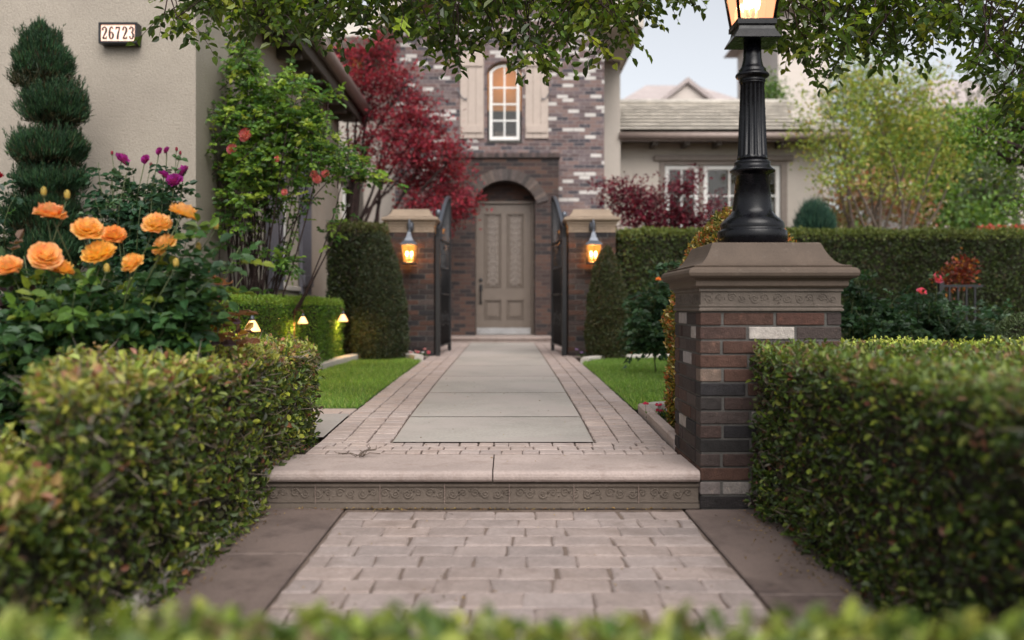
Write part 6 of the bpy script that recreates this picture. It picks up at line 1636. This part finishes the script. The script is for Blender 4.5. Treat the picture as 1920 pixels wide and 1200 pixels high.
# juniper-like bush against the right wing
rng = np.random.default_rng(92); lv = Leaves(); c0 = P(1528, 440, 14.2); n = 5200
u = rand_dir(n, rng); u[:, 2] = abs(u[:, 2]); p = np.array(c0)+u*(rng.uniform(0.2, 1, (n, 1))**0.5)*np.array([0.29, 0.28, 0.46])
lv.add(p, unit(u*0.4+[0, 0, 1.0]+rng.normal(0, .2, (n, 3))), rand_dir(n, rng), rng.uniform(0.05, 0.20, n)*(1+0.5*wob(p, 16, 2)), 0.011, pick([(3, (0.035, 0.085, 0.055)), (2, (0.02, 0.055, 0.04)), (1, (0.06, 0.12, 0.07))], n, rng), kite=True)
ex = MB(); ex.tube([(c0.x, c0.y, 0.25), (c0.x, c0.y, c0.z+0.3)], [0.06, 0.03], 8, 1)
tag(lv.build("conifer_bush", [M['needle'], M['bark']], extra=ex), "small dark blue-green upright conifer above the hedge by the right wing", "bush")
# red flowering line on the hedge top, far right
rng = np.random.default_rng(93); lv = Leaves(); ex = MB()
for px in (1850, 1870, 1905, 1925): blob(lv, C3(px, 432, 13.6), (0.14, 0.14, 0.07), 200, 0.05, 0.03, [(3, (0.55, 0.07, 0.06)), (1, (0.1, 0.16, 0.04))], rng)
ex.tube([tuple(P(1885, 600, 13.6)), tuple(P(1885, 440, 13.6))], 0.02, 6, 1)
tag(lv.build("red_flower_shrub", [M['leaf'], M['bark']], extra=ex), "red flowers just showing over the hedge at far right", "shrub")

# iron fence and red-leaved plant in front of the right hedge
FD = 9.6; fn = empty("iron_fence", (PX(1800, FD), FD, 0.25), "short black iron fence before the right tall hedge", "fence")
fx0, fx1, fz0, fz1 = PX(1764, FD), PX(1842, FD), 0.25, PZ(532, FD)
mb = MB(); mb.box(fx0, fx1, FD-0.012, FD+0.012, fz1-0.035, fz1-0.01); mb.build("rail", M['black_iron'], fn); mb = MB(); mb.box(fx0, fx1, FD-0.012, FD+0.012, fz0+0.12, fz0+0.145); mb.build("rail", M['black_iron'], fn)
x = fx0; k = 0
while x < fx1:
    mb = MB(); r_ = 0.024 if k % 5 == 0 else 0.009; mb.box(x-r_, x+r_, FD-r_, FD+r_, fz0, fz1+(0.03 if k % 5 == 0 else -0.012)); mb.build("post" if k % 5 == 0 else "bar", M['black_iron'], fn); x += 0.088; k += 1
make_tree("red_shrub", "dark red-leaved shrub behind the iron fence", (PX(1800, 10.2), 10.2, 0.25), [C3(1790, 520, 10.2), C3(1815, 510, 10.2)], [(C3(1800, 512, 10.2), CR(26, 22, 10.2), 420), (C3(1780, 530, 10.2), CR(18, 20, 10.2), 160), (C3(1812, 495, 10.2), CR(12, 14, 10.2), 90)], 0.055, 0.028, [(3, (0.22, 0.035, 0.02)), (1, (0.4, 0.16, 0.03)), (2, (0.10, 0.03, 0.02))], 205, cat="shrub", r0=0.02, clump=5, clump_r=0.04)

# green branch of a tree standing outside the view at right
TB = 10.0
cl = [(C3(x, y, TB+rg.uniform(-.4, .4)), CR(rx, ry, TB, 0.4), n) for x, y, rx, ry, n in ((1830, 235, 45, 22, 420), (1880, 215, 50, 25, 520), (1850, 270, 50, 22, 380), (1905, 270, 40, 30, 380), (1890, 320, 35, 20, 200), (1800, 262, 25, 15, 120), (1960, 240, 60, 60, 700), (2050, 200, 90, 90, 1200), (2000, 320, 50, 60, 500), (1925, 380, 25, 30, 160))]
make_tree("green_tree", "fresh green tree reaching in from the right edge over the hedge", (PX(2060, TB), TB, 0.25), [C3(x, y, TB) for x, y in ((1830, 240), (1870, 285), (1900, 230), (1960, 220), (2060, 160), (1930, 380))], cl, 0.06, 0.036, [(3, (0.13, 0.24, 0.03)), (2, (0.08, 0.16, 0.025)), (1, (0.24, 0.33, 0.05))], 206, r0=0.10, clump=8, clump_r=0.08, trunk_top=(PX(2050, TB), TB, 2.2), bark='bark_dark', twig=1.0)

# ------------------------------------------------------------------ big tree whose boughs hang into the top of the view
OT = empty("overhanging_tree", (4.6, 6.2, 0.15), "large leafy tree whose drooping boughs hang across the top of the view", "tree")
rng = np.random.default_rng(501); rg = random.Random(501); mb = MB(); lv = Leaves()
fork = np.array([4.4, 6.1, 3.1]); branch(mb, (4.6, 6.2, 0.0), fork, 0.22, 0.17, rng, 8, 0.02, seg=12)
boughs = []
for e in ((3.2, 6.3, 3.9), (1.6, 5.8, 3.75), (0.3, 5.5, 3.45), (-1.0, 5.4, 3.35), (-2.0, 5.5, 3.35), (2.6, 5.2, 3.5), (1.0, 6.6, 4.2), (-0.6, 6.4, 3.9), (5.6, 5.0, 4.6), (4.2, 7.6, 5.0), (3.4, 5.6, 3.0)):
    pts = branch(mb, fork, e, 0.085, 0.016, rng, 12, 0.03, sag=0.06, seg=8); boughs += [np.array(p) for p in pts[3:]]
boughs = np.array(boughs)
prof = [(278, 12), (300, 75), (330, 90), (370, 118), (400, 70), (440, 60), (470, 95), (520, 80), (560, 75), (620, 88), (680, 58), (740, 58), (790, 85), (850, 130), (895, 112), (925, 100), (960, 102), (990, 168), (1020, 118), (1060, 110), (1090, 105), (1120, 85), (1150, 135), (1180, 110), (1210, 40), (1260, 30), (1310, 10),
        (1340, -30), (1420, -30), (1440, 60), (1480, 120), (1520, 140), (1570, 155), (1610, 120), (1650, 110), (1690, 135), (1740, 110), (1770, 60), (1800, 90), (1830, 160), (1870, 235), (1930, 240)]
LV = [(4, (0.075, 0.125, 0.022)), (3, (0.04, 0.07, 0.018)), (2, (0.14, 0.20, 0.03)), (1, (0.26, 0.31, 0.05))]
px_, py_ = zip(*prof)
def spray(q, ln, d, nl, L):
    """a leafy twig: q its tip base, hanging along d"""
    pts = [q+d*ln*t+np.array([0, 0, -ln*0.35*t*t]) for t in np.linspace(0, 1, 6)]
    mb.tube([tuple(p) for p in pts], [0.0028, 0.0026, 0.0022, 0.0018, 0.0014, 0.001], 4)
    t = np.linspace(0.08, 1, nl); P0 = np.array([pts[min(4, int(x*5))]+(pts[min(4, int(x*5))+1]-pts[min(4, int(x*5))])*(x*5-min(4, int(x*5))) for x in t])
    s_ = np.cross(d, [0, 0, 1.0]); s_ = s_/max(1e-6, np.linalg.norm(s_)); sg = np.where(np.arange(nl) % 2, 1, -1)[:, None]
    D_ = unit(d*0.55+s_*sg*0.8+rng.normal(0, 0.35, (nl, 3))+[0, 0, -0.2])
    c = pick(LV, 1, rng, 0.25)*(1+rng.uniform(-.15, .15, (nl, 1)))
    lv.add(P0, D_, unit(rng.normal(0, 0.45, (nl, 3))+[0, 0, 0.9]), L*rng.uniform(0.6, 1.15, nl), L*0.56, c)
def dens(px):
    if px < 278: return 0.0
    if px < 320: return 0.22
    if px < 430: return 0.55
    if px < 1190: return 1.0
    if px < 1310: return 0.45
    if px < 1435: return 0.12
    if px < 1760: return 1.0
    if px < 1800: return 0.5
    return 1.5
n = 0
while n < 1750:
    px = rg.uniform(292, 2060); low = float(np.interp(px, px_, py_)); 
    if rg.random() > dens(px): continue
    # more leaf mass near the boughs, thinning to the hanging tips
    u = rg.random()**1.25
    py = -110+(low-24+110)*u+rg.gauss(0, 4)
    if 340 < px < 1190 and u < 0.3 and rg.random() < 0.4: continue
    D = rg.uniform(4.9, 6.4); q = np.array(P(px, py-12, D))
    d = unit(np.array([rg.gauss(0, 0.9), rg.gauss(0, 0.6), -0.15-0.45*u]))
    spray(q, rg.uniform(0.10, 0.19), d, rg.choice((6, 7, 8, 9)), 0.066)
    if rg.random() < 0.5:
        a = boughs[np.argmin(np.linalg.norm(boughs-q, axis=1)+rng.uniform(0, 0.5, len(boughs)))]
        branch(mb, a, q, 0.008, 0.003, rng, 5, 0.07, seg=5)
    n += 1
# upper crown, above the view
for c in ((4.4, 6.2, 5.4), (3.2, 6.3, 4.6), (5.6, 5.2, 5.0), (4.2, 7.6, 5.5), (1.8, 6.2, 4.4), (0.2, 6.0, 4.1), (-1.2, 5.8, 3.9)):
    blob(lv, c, (1.2, 0.9, 0.55), 700, 0.055, 0.026, LV, rng, clump=9, clump_r=0.09)
mb.build("trunk", M['bark_dark'], OT); lv.build("crown", M['leaf_thin'], OT)

# small dry twig lying on the step and leaf litter along its foot
rg = random.Random(77); mb = MB(); q = P(672, 852, 4.5); q.z = 0.178
for k in range(9):
    a = rg.uniform(0, 2*math.pi); e = q+Vector((math.cos(a)*rg.uniform(.04, .11), math.sin(a)*0.05, rg.uniform(0.005, 0.05))); mb.tube([q+Vector((rg.uniform(-.03, .03), 0, 0)), (q+e)/2+Vector((0, 0, 0.012)), e], 0.0022, 5)
    leaf_lump(mb, e, Vector((math.cos(a+1), 0.2, 0.3)).normalized(), Vector((0, 1, 0.3)).normalized(), 0.028, 0.012, 0.003)
tag(mb.build("dry_twig", M['bark_pale']), "dry brown twig lying on the stone step tread", "twig")
rng = np.random.default_rng(78); lv = Leaves(); n = 620
x = np.concatenate([rng.uniform(-1.0, 0.85, 150), rng.normal(-0.5, 0.13, 60), 1.09-abs(rng.normal(0, 0.07, 170)), -1.06+abs(rng.normal(0, 0.05, 120)), rng.uniform(-0.7, 0.8, 40), rng.uniform(-0.9, 0.85, 80)])
y = np.concatenate([rng.normal(4.135, 0.012, 210), rng.uniform(2.6, 4.12, 290), rng.uniform(2.5, 4.1, 40), rng.uniform(4.2, 9.0, 80)])
z = np.where(y > 4.2, np.interp(y, [4.1, 5.0, 5.9, 8.5, 12.0], [0.172, 0.185, 0.215, 0.25, 0.272])+0.003, 0.005)
lv.add(np.column_stack([x, y, z]), unit(rng.normal(0, 1, (n, 3))*[1, 1, 0.2]), unit(rng.normal(0, .3, (n, 3))+[0, 0, 1]), rng.uniform(0.008, 0.02, n), 0.007, pick([(2, (0.20, 0.12, 0.05)), (1, (0.35, 0.24, 0.08)), (1, (0.10, 0.07, 0.04))], n, rng), kite=True)
tag(lv.build("leaf_litter", M['leaf']), "small dry leaves scattered over the paving and the foot of the step", "leaves", kind='stuff')
